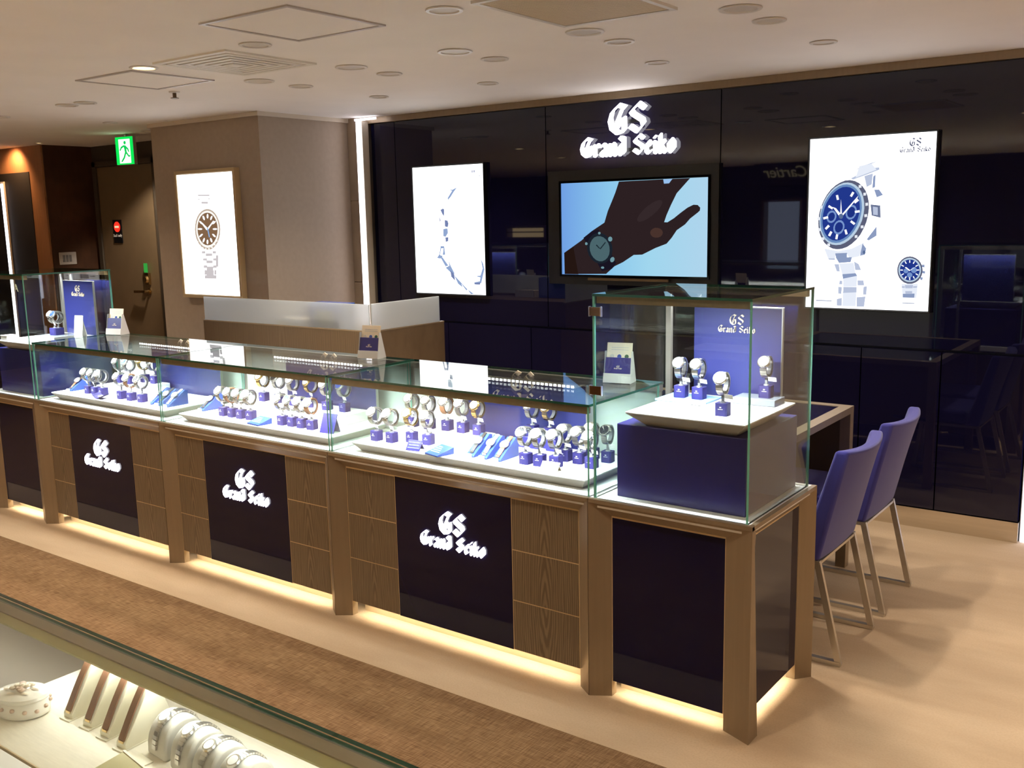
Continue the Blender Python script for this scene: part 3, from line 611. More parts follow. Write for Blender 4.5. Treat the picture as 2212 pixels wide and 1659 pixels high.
TR_PP=[('bezel',[(466,477),(461,447),(449,418),(431,391),(407,369),(380,352),(350,341),(319,337),(287,340),(258,350),(233,366),(212,388),(196,414),(188,443),(187,475),(193,506),(205,535),(224,562),(248,584),(276,600),(306,610),(338,614),(368,610),(397,600),(422,584),(442,562),(456,536),(465,507)]),('white',[(453,478),(448,451),(437,424),(421,400),(400,380),(375,365),(348,355),(320,351),(292,354),(265,363),(242,377),(223,397),(210,421),(202,448),(201,476),(206,504),(218,531),(235,555),(256,575),(281,590),(309,599),(337,602),(365,599),(390,590),(413,575),(431,555),(444,532),(452,506)]),('dial',[(438,479),(433,455),(424,432),(409,411),(391,393),(369,379),(346,371),(321,368),(296,370),(273,378),(253,391),(237,408),(225,429),(218,453),(217,477),(222,502),(232,526),(247,547),(265,565),(287,578),(311,586),(336,589),(360,586),(383,578),(403,565),(419,547),(430,527),(437,504)]),('w',[(349,565),(345,553),(337,548),(330,553),(328,565),(333,577),(341,582),(347,577)]),('w',[(387,551),(377,540),(367,537),(364,543),(368,555),(379,565),(389,568),(392,562)]),('w',[(410,516),(394,510),(383,510),(384,516),(397,526),(414,532),(424,532),(423,525)]),('w',[(409,471),(390,473),(383,478),(391,482),(410,484),(429,482),(436,477),(428,473)]),('w',[(386,430),(376,440),(376,446),(386,446),(402,439),(412,430),(412,423),(401,423)]),('w',[(350,401),(348,413),(353,419),(363,416),(371,405),(373,393),(367,387),(358,390)]),('w',[(308,391),(312,403),(320,408),(327,403),(329,391),(324,379),(316,375),(309,380)]),('w',[(269,405),(279,416),(289,419),(293,413),(288,401),(278,390),(267,387),(264,393)]),('w',[(245,440),(262,447),(273,447),(272,440),(259,431),(242,424),(231,424),(232,431)]),('w',[(247,486),(266,484),(274,479),(265,474),(245,473),(226,475),(218,480),(227,484)]),('w',[(270,527),(281,518),(281,511),(270,511),(255,518),(244,528),(244,535),(255,534)]),('w',[(307,556),(309,544),(304,538),(294,541),(286,552),(284,564),(289,570),(299,567)]),('w',[(319,470),(262,522),(279,522),(336,482)]),('w',[(318,476),(400,536),(405,529),(332,469)]),('blue',[(325,486),(337,485),(350,424),(340,421)]),('g',[(253,712),(379,709),(377,698),(252,702)]),('g',[(250,683),(271,682),(270,676),(249,677)]),('g',[(360,683),(381,683),(380,676),(359,677)]),('g',[(285,663),(356,661),(355,648),(284,650)]),('g',[(291,313),(363,314),(360,296),(289,295)]),('g',[(251,328),(290,328),(288,313),(249,313)]),('g',[(370,329),(407,329),(405,313),(368,313)]),('g',[(259,279),(302,280),(300,264),(257,264)]),('g',[(370,280),(412,281),(410,265),(368,265)]),('g',[(295,265),(362,265),(360,247),(293,246)]),('g',[(261,232),(299,232),(297,214),(259,213)]),('g',[(367,233),(404,233),(402,215),(365,215)]),('g',[(294,223),(366,224),(363,198),(291,197)]),('g',[(289,197),(369,198),(364,159),(284,157)]),('g',[(268,199),(289,199),(285,168),(264,167)]),('g',[(376,200),(396,201),(393,170),(372,169)]),('g',[(267,163),(394,166),(391,142),(264,140)]),('g',[(404,302),(429,302),(420,224),(395,224)]),('gap',[(435,398),(430,393),(421,393),(417,398),(422,403),(431,403)]),('gap',[(409,373),(404,368),(394,368),(390,373),(396,378),(405,378)]),('gap',[(378,355),(373,350),(363,350),(359,355),(364,360),(374,360)]),('gap',[(344,345),(338,340),(329,340),(325,345),(330,350),(340,350)]),('gap',[(309,344),(304,339),(294,339),(290,344),(295,349),(305,349)]),('gap',[(276,352),(271,347),(261,347),(257,352),(262,357),(272,357)]),('gap',[(247,368),(242,363),(232,363),(228,368),(233,373),(243,373)]),('gap',[(224,392),(219,387),(209,387),(205,392),(210,397),(220,397)])]
lightbox('poster_lightbox', 'lit poster of a large blue dial chronograph, right of screen', -.578, .044, 1.101, 1.972, 2.46, .03, 'black', .006, TR_Q, {}, (.522, .776, .145))
lightbox('poster_lightbox', 'lit white poster with blue-grey bracelet outline, left of screen', -3.326, -2.715, 1.100, 1.953, 2.46, .03, 'black', .006, TR_P)
M['print_ppdial'] = emit('print_ppdial', srgb(128, 98, 72), .64); M['print_ppbezel'] = emit('print_ppbezel', srgb(186, 168, 150), .64)
lightbox('poster_lightbox', 'lit poster of brown dial watch in bronze frame on pillar', -4.75, -4.14, 1.115, 1.945, 1.60, .04, 'gold_trim', .022, [(k, [(a-20, b-25) for a, b in p]) for k, p in TR_PP], {'dial': 'ppdial', 'bezel': 'ppbezel'})

t = thing('television', 'wall screen showing a hand wearing a watch, black frame', 'screen', (-2.117, 2.47, 1.251))
W_, H_ = .976, .550
MB().box(-.10, W_+.06, -.005, .02, -.06, H_+.075).build('surround', 'black', t)
for bx in ((-.012, W_+.012, -.014, 0), (-.012, W_+.012, H_, H_+.014), (-.012, 0, 0, H_), (W_, W_+.012, 0, H_)):
    MB().box(bx[0], bx[1], -.016, -.005, bx[2], bx[3]).build('bezel', 'black_gloss', t)
m_, n_, l_ = new_mat('screen_sky'); n_.remove(n_['Principled BSDF'])
e_ = n_.new('ShaderNodeEmission'); tc_ = n_.new('ShaderNodeTexCoord'); sp_ = n_.new('ShaderNodeSeparateXYZ'); cr_ = n_.new('ShaderNodeValToRGB')
l_.new(tc_.outputs['Object'], sp_.inputs[0]); l_.new(sp_.outputs[0], cr_.inputs[0])
cr_.color_ramp.elements[0].color = (*srgb(112, 160, 228), 1); cr_.color_ramp.elements[1].color = (*srgb(176, 212, 236), 1)
k_ = cr_.color_ramp.elements.new(.35); k_.color = (*srgb(140, 200, 236), 1); k_ = cr_.color_ramp.elements.new(.6); k_.color = (*srgb(160, 214, 238), 1)
l_.new(cr_.outputs[0], e_.inputs[0]); e_.inputs[1].default_value = 1.0/2**scene.view_settings.exposure; l_.new(e_.outputs[0], n_['Material Output'].inputs[0])
M['screen'] = m_
s = MB().box(0, W_, -.008, -.005, 0, H_).build('screen', 'screen', t)
M['print_tvdial'] = emit('print_tvdial', srgb(72, 98, 104), .64)
prints(s, [(k, [(min(max(a, 1), 975), min(max(b, 1), 549)) for a, b in p]) for k, p in TR_TV], 0, .0085, .0001, {'dial': 'tvdial'})
MB().box(.20, .74, -.03, -.016, -.032, -.018).build('lower_bar', 'bronze_dark', t)

t = thing('wall_sign', 'glowing white blackletter maker sign high on navy wall', 'sign', (-1.66, WY-.001, 1.948))
logo(t, 0, 0, .635, lambda u, v, d: (u, -d, v), .012, .035, 'sign_led', 1.25)
MB().box(-.30, .30, -.012, 0, .02, .04).box(-.09, .09, -.012, 0, .18, .20).build('fixing_rail', 'black', t)

# ---------------------------------------------------------------- showcases
ZL, RW, RR = .691, .058, .040       # ledge height, frame width, frame recess
YB = .545
def front_frame(t, x0, x1, wl=RW, wr=RW):
    y, b = RR, RR+.03
    MB().hexa([(x0,0,0),(x0+wl,y,0),(x0+wl,y,ZL-RW),(x0,0,ZL)], [(x0,b,0),(x0+wl,b,0),(x0+wl,b,ZL-RW),(x0,.0155,ZL)]).build('post', 'bronze', t)
    MB().hexa([(x1-wr,y,0),(x1,0,0),(x1,0,ZL),(x1-wr,y,ZL-RW)], [(x1-wr,b,0),(x1,b,0),(x1,.0155,ZL),(x1-wr,b,ZL-RW)]).build('post', 'bronze', t)
    MB().hexa([(x0+wl,y,ZL-RW),(x1-wr,y,ZL-RW),(x1,0,ZL),(x0,0,ZL)], [(x0+wl,b,ZL-RW),(x1-wr,b,ZL-RW),(x1,.0155,ZL),(x0,.0155,ZL)]).build('top_rail', 'bronze', t)
def toe(t, x0, x1):
    MB().box(x0+.06, x1-.06, .110, .125, 0, .096).build('plinth', 'plinth', t)
    MB().box(x0+.07, x1-.07, .0705, .080, .0715, .096).build('toe_light_strip', 'trim_white', t)
    area_light('toe_light', ((x0+x1)/2, .0755, .0705), x1-x0-.16, .008, TOE_W*(x1-x0)/1.13, TOE_COL, (0, 0, 0), t)

def showcase(x0, x1, label, nav, name='display_counter'):
    xc = (x0+x1)/2
    t = thing(name, label, 'display counter', (xc, 0, 0), 0, 'long glass watch counters')
    a, b = x0-xc+.001, x1-xc-.001
    front_frame(t, a, b)
    MB().box(a+.02, b-.02, .072, YB-.02, .096, ZL-.03).build('carcass', 'bronze_dark', t)
    MB().box(a+.03, b-.03, .0412, .070, .063, ZL-.045).build('trim_backing', 'gold_trim', t)
    n0, n1 = nav[0]-xc, nav[1]-xc
    z0, z1 = .062, .629
    np_ = MB().box(n0+.002, n1-.002, RR, .066, z0, z1).build('navy_panel', 'navy_panel', t)
    logo(np_, (n0+n1)/2+.005, .385, .315, face_fn(RR), .001, .007, 'sign_led', 1.6)
    g = .0022; hz = (z1-z0)/3
    for (w0, w1) in ((a+RW+.002, n0), (n1, b-RW-.002)):
        for k in range(3):
            cz = z0+hz*(k+.5)
            MB().box(-(w1-w0)/2+g, (w1-w0)/2-g, -.012, .012, -hz/2+g, hz/2-g).build('wood_panel', 'wood', t, ((w0+w1)/2, RR+.012, cz))
    toe(t, a, b)
    # white deck and glass box
    MB().box(a+.002, b-.002, .016, YB, ZL-.03, ZL).build('deck', 'deck', t)
    MB().box(a, b, .001, .0155, ZL-.012, ZL+.001).build('ledge_strip', 'bronze', t)
    gz = .992
    pane('front_glass', t, a+.010, b-.010, .020, .027, ZL, gz)
    pane('side_glass', t, a+.003, a+.010, .020, .50, ZL, gz)
    pane('side_glass', t, b-.010, b-.003, .020, .50, ZL, gz)
    pane('top_glass', t, a+.003, b-.003, .018, .535, gz, 1.0, 'glass_edge_dark')
    MB().box(a+.016, b-.016, .029, .050, .966, gz-.001).build('light_housing', 'bronze', t)
    MB().box(a+.03, b-.03, .034, .046, .9657, .9662).build('light_bar', 'white_led', t)
    area_light('case_light', (0, .042, .964), b-a-.07, .012, CASE_W, CASE_COL, (R(36), 0, 0), t, 112)
    # back: two sliding doors in an aluminium frame
    MB().box(a+.003, b-.003, .505, .53, ZL, ZL+.02).build('door_track', 'alu', t)
    MB().box(a+.003, b-.003, .505, .53, gz-.025, gz-.001).build('rear_rail', 'alu', t)
    mid = a+(b-a)*.34
    for q0, q1, yy in ((a+.004, mid+.03, .508), (mid, b-.004, .518)):
        d_ = MB().box(q0+.02, q1-.02, yy, yy+.006, ZL+.02, gz-.025).build('sliding_door', 'door_grey', t)
        for e0, e1 in ((q0, q0+.02), (q1-.02, q1)):
            MB().box(e0, e1, yy-.002, yy+.008, ZL+.02, gz-.025).build('door_stile', 'alu', d_)
    return t
B = [-4.455, -3.895, -2.766, -1.627, -.399, .171]
showcase(B[1], B[2], 'long glass watch counter at the far end, next to left tower case', (-3.632, -3.070))
showcase(B[2], B[3], 'long glass watch counter in the middle of the row', (-2.495, -1.932))
showcase(B[3], B[4], 'long glass watch counter nearest the camera, largest in the row', (-1.302, -.742))

def tower(x0, x1, label, end):
    t = thing('tower_case', label, 'display case', (x0, 0, 0), 0, 'tall square glass tower cases')
    W = x1-x0; a, b = .001, W
    wr = .10
    front_frame(t, a, b, .066, wr)
    MB().box(a+.02, b-.045, .072, YB-.02, .096, ZL-.03).build('carcass', 'bronze_dark', t)
    MB().box(a+.03, b-wr+.02, .0412, .070, .0555, ZL-.045).build('trim_backing', 'gold_trim', t)
    MB().box(a+.066+.003, b-wr-.003, RR+.001, .066, .055, .627).build('navy_panel', 'navy_panel', t)
    MB().box(a+.06, b-.125, .110, .125, 0, .096).build('plinth', 'plinth', t)
    area_light('toe_light', ((a+b)/2-.02, .0755, .0645), W-.20, .008, TOE_W*.45, TOE_COL, (0, 0, 0), t)
    MB().box(a+.07, b-.11, .0705, .080, .0655, .096).build('toe_light_strip', 'trim_white', t)
    # right-hand side frame
    e = b-RR; q = b-RR-.03
    MB().hexa([(b,.0,0),(e,.12,0),(e,.12,ZL-RW),(b,.0,ZL)], [(q,.0705,0),(q,.12,0),(q,.12,ZL-RW),(b-.0155,.0705,ZL)]).build('post', 'bronze', t)
    MB().hexa([(e,.497,0),(b,YB+.003,0),(b,YB+.003,ZL),(e,.497,ZL-RW)], [(q,.497,0),(q,YB+.003,0),(b-.0155,YB+.003,ZL),(q,.497,ZL-RW)]).build('post', 'bronze', t)
    MB().hexa([(e,.12,ZL-RW),(e,.497,ZL-RW),(b,YB+.003,ZL),(b,0,ZL)], [(q,.12,ZL-RW),(q,.497,ZL-RW),(b-.0155,YB+.003,ZL),(b-.0155,.0,ZL)]).build('top_rail', 'bronze', t)
    MB().box(b-.070, b-.0412, .115, .502, .0555, ZL-.05).build('trim_backing', 'gold_trim', t)
    MB().box(b-.064, b-RR-.001, .123, .494, .055, .627).build('navy_panel', 'navy_panel', t)
    MB().box(b-.125, b-.110, .11, .50, 0, .096).build('plinth', 'plinth', t)
    MB().box(b-.080, b-.0705, .13, .49, .0655, .096).build('toe_light_strip', 'trim_white', t)
    area_light('toe_light', (b-.0755, .31, .0645), .008, .36, TOE_W*.4, TOE_COL, (0, 0, 0), t)
    MB().box(a+.002, b-.016, .016, YB, ZL-.03, ZL).build('deck', 'deck', t)
    MB().box(a, b, .001, .0155, ZL-.012, ZL+.001).box(b-.0155, b, .0155, YB, ZL-.012, ZL+.001).build('ledge_strip', 'bronze', t)
    g0, g1, gz = .012, b-.022, 1.353
    pane('front_glass', t, g0+.007, g1-.007, .020, .027, ZL, gz)
    pane('side_glass', t, g0, g0+.007, .020, .525, ZL, gz)
    pane('side_glass', t, g1-.007, g1, .020, .525, ZL, gz)
    pane('rear_glass', t, g0+.007, g1-.007, .518, .525, ZL, gz)
    pane('top_glass', t, g0, g1, .018, .527, gz, 1.361, 'glass_edge_dark')
    MB().box(g0+.010, g1-.012, .029, .050, 1.330, gz-.001).build('light_housing', 'bronze', t)
    MB().box(g0+.02, g1-.02, .034, .046, 1.3297, 1.3302).build('light_bar', 'white_led', t)
    area_light('case_light', ((g0+g1)/2, .045, 1.327), g1-g0-.06, .012, CASE_W*.50, CASE_COL, (R(30), 0, 0), t, 120)
    MB().box(g0+.010, g1-.012, .495, .516, 1.330, gz-.001).build('light_housing', 'gold_trim', t)
    area_light('case_light', ((g0+g1)/2, .50, 1.327), g1-g0-.06, .012, CASE_W*.28, CASE_COL, (R(-30), 0, 0), t, 120)
    MB().box(g0+.010, g0+.030, .50, .516, ZL, 1.330).build('rear_stile', 'alu', t)
    MB().box(g0+.13, g0+.145, .50, .516, ZL, 1.330).build('rear_stile', 'alu', t)
    for hz in (1.305, 1.051):
        h_ = MB().box(g0-.006, g0+.034, .012, .0195, hz-.014, hz+.014).build('hinge', 'brown_clip', t)
        for hx in (g0-.009, g0+.034): MB().box(hx, hx+.003, .010, .0195, hz-.016, hz+.016).build('hinge_cap', 'silver', h_)
    return t
tower(B[4], B[5], 'tall glass tower case at the right end of the row', True)
tower(B[0], B[1], 'tall glass tower case at the far left end of the row', False)

# ---------------------------------------------------------------- watches, stands and what lies in the cases
CACHE = {}
def shared(key, make):
    if key not in CACHE: CACHE[key] = make()
    return CACHE[key]
def inst(name, me, parent, loc=(0,0,0), rot=(0,0,0)):
    o = bpy.data.objects.new(name, me); COL.objects.link(o); o.parent = parent; o.location = loc; o.rotation_euler = rot; return o
def done(b, name, mats, smooth=None):
    me = b.mesh(name, mats); bm = bmesh.new(); bm.from_mesh(me); bmesh.ops.recalc_face_normals(bm, faces=bm.faces); bm.to_mesh(me); bm.free()
    if smooth:
        for p in me.polygons: p.use_smooth = True
        me.set_sharp_from_angle(angle=R(smooth))
    return me
HA = R(38); HD = Vector((0, -math.cos(HA), math.sin(HA)))       # where the dial looks
HROT = HD.to_track_quat('Z', 'X').to_matrix()
RB = .0265
def ring_links(w=.020, th=.0042, n=26, gap=.12, skip=32):
    b = MB(); base = math.pi-HA
    for k in range(n):
        a0 = 2*math.pi*k/n; a1 = a0+2*math.pi/n*(1-gap); mid = (a0+a1)/2
        df = (mid-base+math.pi) % (2*math.pi)-math.pi
        if abs(df) < R(skip): continue
        ww = w*(1-.18*abs(df)/math.pi)
        P = lambda a, r, x: (x, math.cos(a)*r, math.sin(a)*r*1.04)
        b.hexa([P(a0,RB,-ww/2), P(a0,RB,ww/2), P(a1,RB,ww/2), P(a1,RB,-ww/2)], [P(a0,RB+th,-ww/2), P(a0,RB+th,ww/2), P(a1,RB+th,ww/2), P(a1,RB+th,-ww/2)])
    return b
def watch(loc, label, group, metal='silver', dial='dial_white', strap=None, rz=0, small=1.0, name='wrist_watch'):
    t = thing(name, label, 'watch', loc, rz, group)
    t.scale = (small*1.14,)*3
    sm = strap or ('silver_satin' if metal == 'silver' else metal)
    inst('band' if strap else 'bracelet', shared(('band', sm), lambda: done(ring_links(gap=.0 if strap else .12, n=40 if strap else 26), 'band', sm)), t)
    c = HD*(RB+.001)
    inst('case', shared(('case', metal), lambda: done(MB().lathe([(0, -.004), (.016, -.004), (.0195, -.001), (.0195, .004), (.0175, .0065), (.0155, .0065), (.0155, .0058), (0, .0058)], 22, c, rot=HROT)
         .box(-.0085, .0085, -.0001, .0001, 0, .0001), 'case', metal, 35)), t)
    inst('dial', shared(('dial', dial), lambda: done(MB().lathe([(0, .0058), (.0153, .0058), (.0153, .0062), (0, .0062)], 20, c, rot=HROT), 'dial', dial)), t)
    inst('crown', shared(('crown', metal), lambda: done(MB().lathe([(0, .018), (.0032, .018), (.0032, .0235), (0, .0235)], 10, c+HD*.002, rot=Matrix.Rotation(R(90), 3, 'Y')), 'crown', metal)), t)
    def hands():
        b = MB()
        for ang, L in ((R(-55), .009), (R(50), .012)):
            v = Vector((math.sin(ang), math.cos(ang), 0)); b.bar(c+HROT @ Vector((0, 0, .0065)), c+HROT @ (v*L+Vector((0, 0, .0065))), .0012, .0004)
        for k in range(12):
            v = Vector((math.sin(k*R(30)), math.cos(k*R(30)), 0)); b.bar(c+HROT @ (v*.011+Vector((0, 0, .0064))), c+HROT @ (v*.0142+Vector((0, 0, .0064))), .0012, .0004)
        return done(b, 'hands', 'silver')
    inst('hands', shared('hands', hands), t)
    return t
def stand(loc, label, group, rz=0, two=False, h=.040, stem=.10):
    t = thing('watch_stand', label, 'watch stand', loc, rz, group)
    def block():
        a, c = (.020, .005) if not two else (.030, .006)
        pts = [(-a,-a+c),(-a+c,-a),(a-c,-a),(a,-a+c),(a,a-c),(a-c,a),(-a+c,a),(-a,a-c)]
        b = MB(); b.prism(pts, lambda u, v, d: (u, v, d), 0, h); return done(b, 'block', 'velvet')
    inst('block', shared(('block', two), block), t)
    def mark():
        b = MB()
        for k, (w, z) in enumerate(((.003, .026), (.008, .021))): b.box(-w, w, -.0206, -.02, z, z+.002+.002*(k == 0))
        return done(b, 'maker_mark', 'grey_card')
    if not two: inst('maker_mark', shared('mark', mark), t)
    def clip():
        b = MB(); r = RB*1.12-.0028; w = .007
        P = lambda a, rr, x: (x, math.cos(a)*rr, stem+math.sin(a)*rr*1.03)
        N = 18
        for k in range(N):
            a0, a1 = R(-70)+R(320)*k/N, R(-70)+R(320)*(k+1)/N
            b.hexa([P(a0,r-.002,-w), P(a0,r-.002,w), P(a1,r-.002,w), P(a1,r-.002,-w)], [P(a0,r,-w), P(a0,r,w), P(a1,r,w), P(a1,r,-w)])
        b.box(-.004, .004, -.003, .003, h, stem-RB*1.12+.004)
        b.lathe([(0, h), (.010, h), (.008, h+.004), (0, h+.004)], 12)
        return done(b, 'clip', 'clip')
    if two:
        for x in (-.018, .018): inst('clip', shared('clip', clip), t, (x, 0, 0))
    else: inst('clip', shared('clip', clip), t)
    inst('price_tag', shared('tag', lambda: done(MB().hexa([(.014,-.020,.058),(.044,-.028,.058),(.044,-.033,.072),(.014,-.025,.072)], [(.014,-.019,.058),(.044,-.027,.058),(.044,-.032,.072),(.014,-.024,.072)])
         .bar((.016,-.021,.066), (.004,-.004,.068), .0012), 'price_tag', 'white')), t)
    return t
STY = [('silver', 'dial_white', None, 'steel watch with white dial'), ('silver', 'dial_blue', None, 'steel watch with blue dial'), ('silver', 'dial_black', None, 'steel watch with black dial'),
       ('gold', 'dial_white', None, 'gold watch with white dial'), ('silver', 'dial_white', 'leather_brown', 'brown strap watch with white dial'), ('silver', 'dial_green', None, 'steel watch with green dial'), ('silver', 'dial_black', 'leather_black', 'black strap watch')]
def pair(x, y, z, sty, where, group):
    rz = R(random.uniform(-6, 8))
    stand((x, y, z), f'navy block stand, {where}', 'navy watch stands', rz)
    m, d, s, txt = STY[sty]
    watch((x, y, z+.10), f'{txt}, {where}', group, m, d, s, rz)
def row(pts, z, stys, fmt, group):
    for k, (x, y) in enumerate(pts): pair(x, y, z, stys[k], fmt.format(ORD[k]), group)

def tray(x0, x1, y0, y1, z0, z1, label, m='tray', ins=.028, under=None):
    t = thing('display_tray', label, 'tray', ((x0+x1)/2, (y0+y1)/2, z0))
    a, b, h = (x1-x0)/2, (y1-y0)/2, z1-z0
    MB().box(-a, a, -b, b, h-.006, h).build('top_pad', m, t, bevel=.002)
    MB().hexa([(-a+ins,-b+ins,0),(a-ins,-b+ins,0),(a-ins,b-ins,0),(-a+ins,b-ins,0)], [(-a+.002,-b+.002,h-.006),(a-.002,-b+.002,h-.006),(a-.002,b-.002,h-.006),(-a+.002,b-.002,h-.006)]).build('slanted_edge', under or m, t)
    return t
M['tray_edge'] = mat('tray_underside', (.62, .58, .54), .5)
def riser(x0, x1, y0, y1, z0, z1, label, m='tray', name='riser_block'):
    return tag(MB().box(-(x1-x0)/2, (x1-x0)/2, -(y1-y0)/2, (y1-y0)/2, 0, z1-z0).build(name, m, None, ((x0+x1)/2, (y0+y1)/2, z0), bevel=.002), label, 'riser')
def board(x0, x1, y, z0, z1, label, led=True, lw=.30, lz=.10, gold='cream'):
    t = thing('display_board', label, 'display board', ((x0+x1)/2, y, z0))
    w, h = (x1-x0)/2, z1-z0
    b = MB().box(-w, w, 0, .010, 0, h).build('panel', 'blue_board', t)
    MB().box(-w, w, -.001, .011, h, h+.004).box(w, w+.004, -.001, .011, 0, h+.004).build('edge_trim', 'silver_satin', t)
    logo(b, 0, h-lz, lw, lambda u, v, d: (u, -d, v), 0, .004, gold, 1.0)
    if led:
        MB().box(-w, w, -.072, -.055, h+.004, h+.013).box(-w, -w+.01, -.06, .0, h+.004, h+.008).box(w-.01, w, -.06, .0, h+.004, h+.008).build('light_bar', 'alu', t)
        d = MB(); n = 30
        for k in range(n):
            x = -w+.012+k*(2*w-.024)/(n-1)
            d.box(x-.0055, x+.0055, -.0735, -.072, h+.0045, h+.0128)
        d = d.build('led_dots', 'white_led', t); d['kind'] = 'stuff'
    return t
def ramp(x, y, label, wl, strap, dial='dial_white', rz=0, metal='silver', wide=.040):
    t = thing('strap_ramp', label, 'watch stand', (x, y, .73), rz, 'sloping strap ramps')
    prof = [(0, 0), (.115, 0), (.115, .068), (.100, .072), (.0, .006)]
    MB().prism(prof, lambda u, v, d: (d, u, v), -wide/2, wide/2).build('slope', 'blue_acrylic', t, bevel=.001)
    MB().box(-.012, .012, -.008, -.002, 0, .014).build('price_tag', 'white', t)
    w = thing('strap_watch', wl, 'watch', (x, y, .73), rz, 'watches laid on strap ramps')
    ang = math.atan2(.066, .10)
    f = lambda s, off: Vector((0, s*math.cos(ang)-off*math.sin(ang), .006+s*math.sin(ang)+off*math.cos(ang)))
    b = MB(); N = 10; S = [.012+.108*k/N for k in range(N+1)]
    for s0, s1 in zip(S[:-1], S[1:]):
        h0, h1 = [.0015+.006*math.exp(-((s-.066)/.03)**2) for s in (s0, s1)]
        w0, w1 = [.0075+.002*math.exp(-((s-.066)/.03)**2) for s in (s0, s1)]
        X = Vector((1, 0, 0))
        b.hexa([f(s0,h0)-X*w0, f(s0,h0)+X*w0, f(s1,h1)+X*w1, f(s1,h1)-X*w1], [f(s0,h0+.002)-X*w0, f(s0,h0+.002)+X*w0, f(s1,h1+.002)+X*w1, f(s1,h1+.002)-X*w1])
    b.build('strap', strap, w)
    nrm = Vector((0, -math.sin(ang), math.cos(ang))); q = nrm.to_track_quat('Z', 'X').to_matrix()
    c = f(.070, .006)
    MB().lathe([(0, 0), (.016, 0), (.019, .003), (.019, .007), (.016, .009), (0, .009)], 20, c, rot=q).build('case', metal, w, smooth=35)
    MB().lathe([(0, .009), (.0155, .009), (.0155, .0096), (0, .0096)], 18, c, rot=q).build('dial', dial, w)
    MB().bar(f(.020, .005)-Vector((.010, 0, 0)), f(.020, .005)+Vector((.010, 0, 0)), .006, .003).build('buckle', metal, w)
    return t
def easel(x, y, z, w, h, label, m, rz=0, lean=22, lines=0, cat='sign card', linem='grey_card'):
    t = thing('sign_card', label, cat, (x, y, z), rz)
    L = R(lean); fn = lambda u, v, d: (u, v*math.sin(L)-d*math.cos(L), v*math.cos(L)+d*math.sin(L)+.001)
    b = MB().prism([(-w/2,0),(w/2,0),(w/2,h),(-w/2,h)], fn, -.003, 0).build('face', m, t)
    dp = h*math.sin(L)+.02
    MB().prism([(h*math.sin(L)*.9, h*math.cos(L)*.9), (h*math.sin(L)*.9+.003, h*math.cos(L)*.9), (dp+.005, 0), (dp, 0)], lambda u, v, d: (d, u, v), -w/2*.8, w/2*.8).build('prop', m, t)
    for k in range(lines):
        v = h*(.75-.5*k/max(lines-1, 1)); ww = w*(.36 if k % 2 else .42)
        MB().prism([(-ww,v),(ww,v),(ww,v+h*.05),(-ww,v+h*.05)], fn, 0, .0004).build('print_line', linem, b)
    return t
def booklet(x, y, label, w=.085, d=.075, rz=0, m='blue_acrylic'):
    t = thing('booklet', label, 'booklet', (x, y, .73), rz)
    b = MB().hexa([(-w/2,-d/2,0),(w/2,-d/2,0),(w/2,d/2,0),(-w/2,d/2,0)], [(-w/2,-d/2,.006),(w/2,-d/2,.006),(w/2,d/2,.026),(-w/2,d/2,.026)]).build('cover', m, t, bevel=.001)
    for k in range(4):
        y0 = -d*.25+k*d*.16; z0 = .0062+(y0+d/2)/d*.020
        MB().hexa([(-w*.36,y0,z0),(w*.30-.01*k,y0,z0),(w*.30-.01*k,y0+.004,z0+.0011),(-w*.36,y0+.004,z0+.0011)], [(-w*.36,y0,z0+.0004),(w*.30-.01*k,y0,z0+.0004),(w*.30-.01*k,y0+.004,z0+.0015),(-w*.36,y0+.004,z0+.0015)]).build('print_line', 'light_blue', b)
    return t

TZ = .73
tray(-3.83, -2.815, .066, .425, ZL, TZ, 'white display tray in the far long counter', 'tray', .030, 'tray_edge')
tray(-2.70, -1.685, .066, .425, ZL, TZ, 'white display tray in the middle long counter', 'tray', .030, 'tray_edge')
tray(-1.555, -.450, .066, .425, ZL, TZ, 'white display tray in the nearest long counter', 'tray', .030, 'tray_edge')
board(-3.452, -2.87, .443, ZL, .972, 'blue maker board with light bar in the far counter')
board(-2.365, -1.777, .443, ZL, .972, 'blue maker board with light bar in the middle counter')
board(-1.27, -.681, .443, ZL, .972, 'blue maker board with light bar in the nearest counter')
# far counter
G1, G2, G3 = 'watches in the far counter', 'watches in the middle counter', 'watches in the nearest counter'
row([(-3.607, .156), (-3.543, .156), (-3.479, .158)], TZ, [0, 0, 1], '{} from left in left trio of far counter', G1)
row([(-3.298, .152), (-3.209, .150), (-3.116, .151)], TZ, [0, 4, 2], '{} from left in front trio of far counter', G1)
riser(-3.57, -3.27, .262, .428-.01, TZ, .775, 'white riser block at the back of far counter')
row([(-3.53, .295), (-3.44, .295)], .775, [0, 1], '{} of the raised front two, far counter', G1)
row([(-3.42, .37), (-3.33, .37)], .775, [3, 2], '{} of the raised rear two, far counter', G1)
ramp(-3.765, .13, 'blue strap ramp at the left end of far counter', 'brown strap watch at left end of far counter', 'leather_brown')
for k, (x, s, sn) in enumerate([(-3.02, 'leather_white', 'white strap'), (-2.955, 'leather_black', 'black strap'), (-2.885, 'leather_white', 'pale strap')]):
    ramp(x, .125, f'blue strap ramp, {ORD[k]} of three at right of far counter', f'{sn} watch on {ORD[k]} ramp, right of far counter', s)
t = thing('curved_leaflet', 'purple curled leaflet dish with white disc, far counter front', 'leaflet', (-3.40, .095, TZ))
b = MB(); N = 8
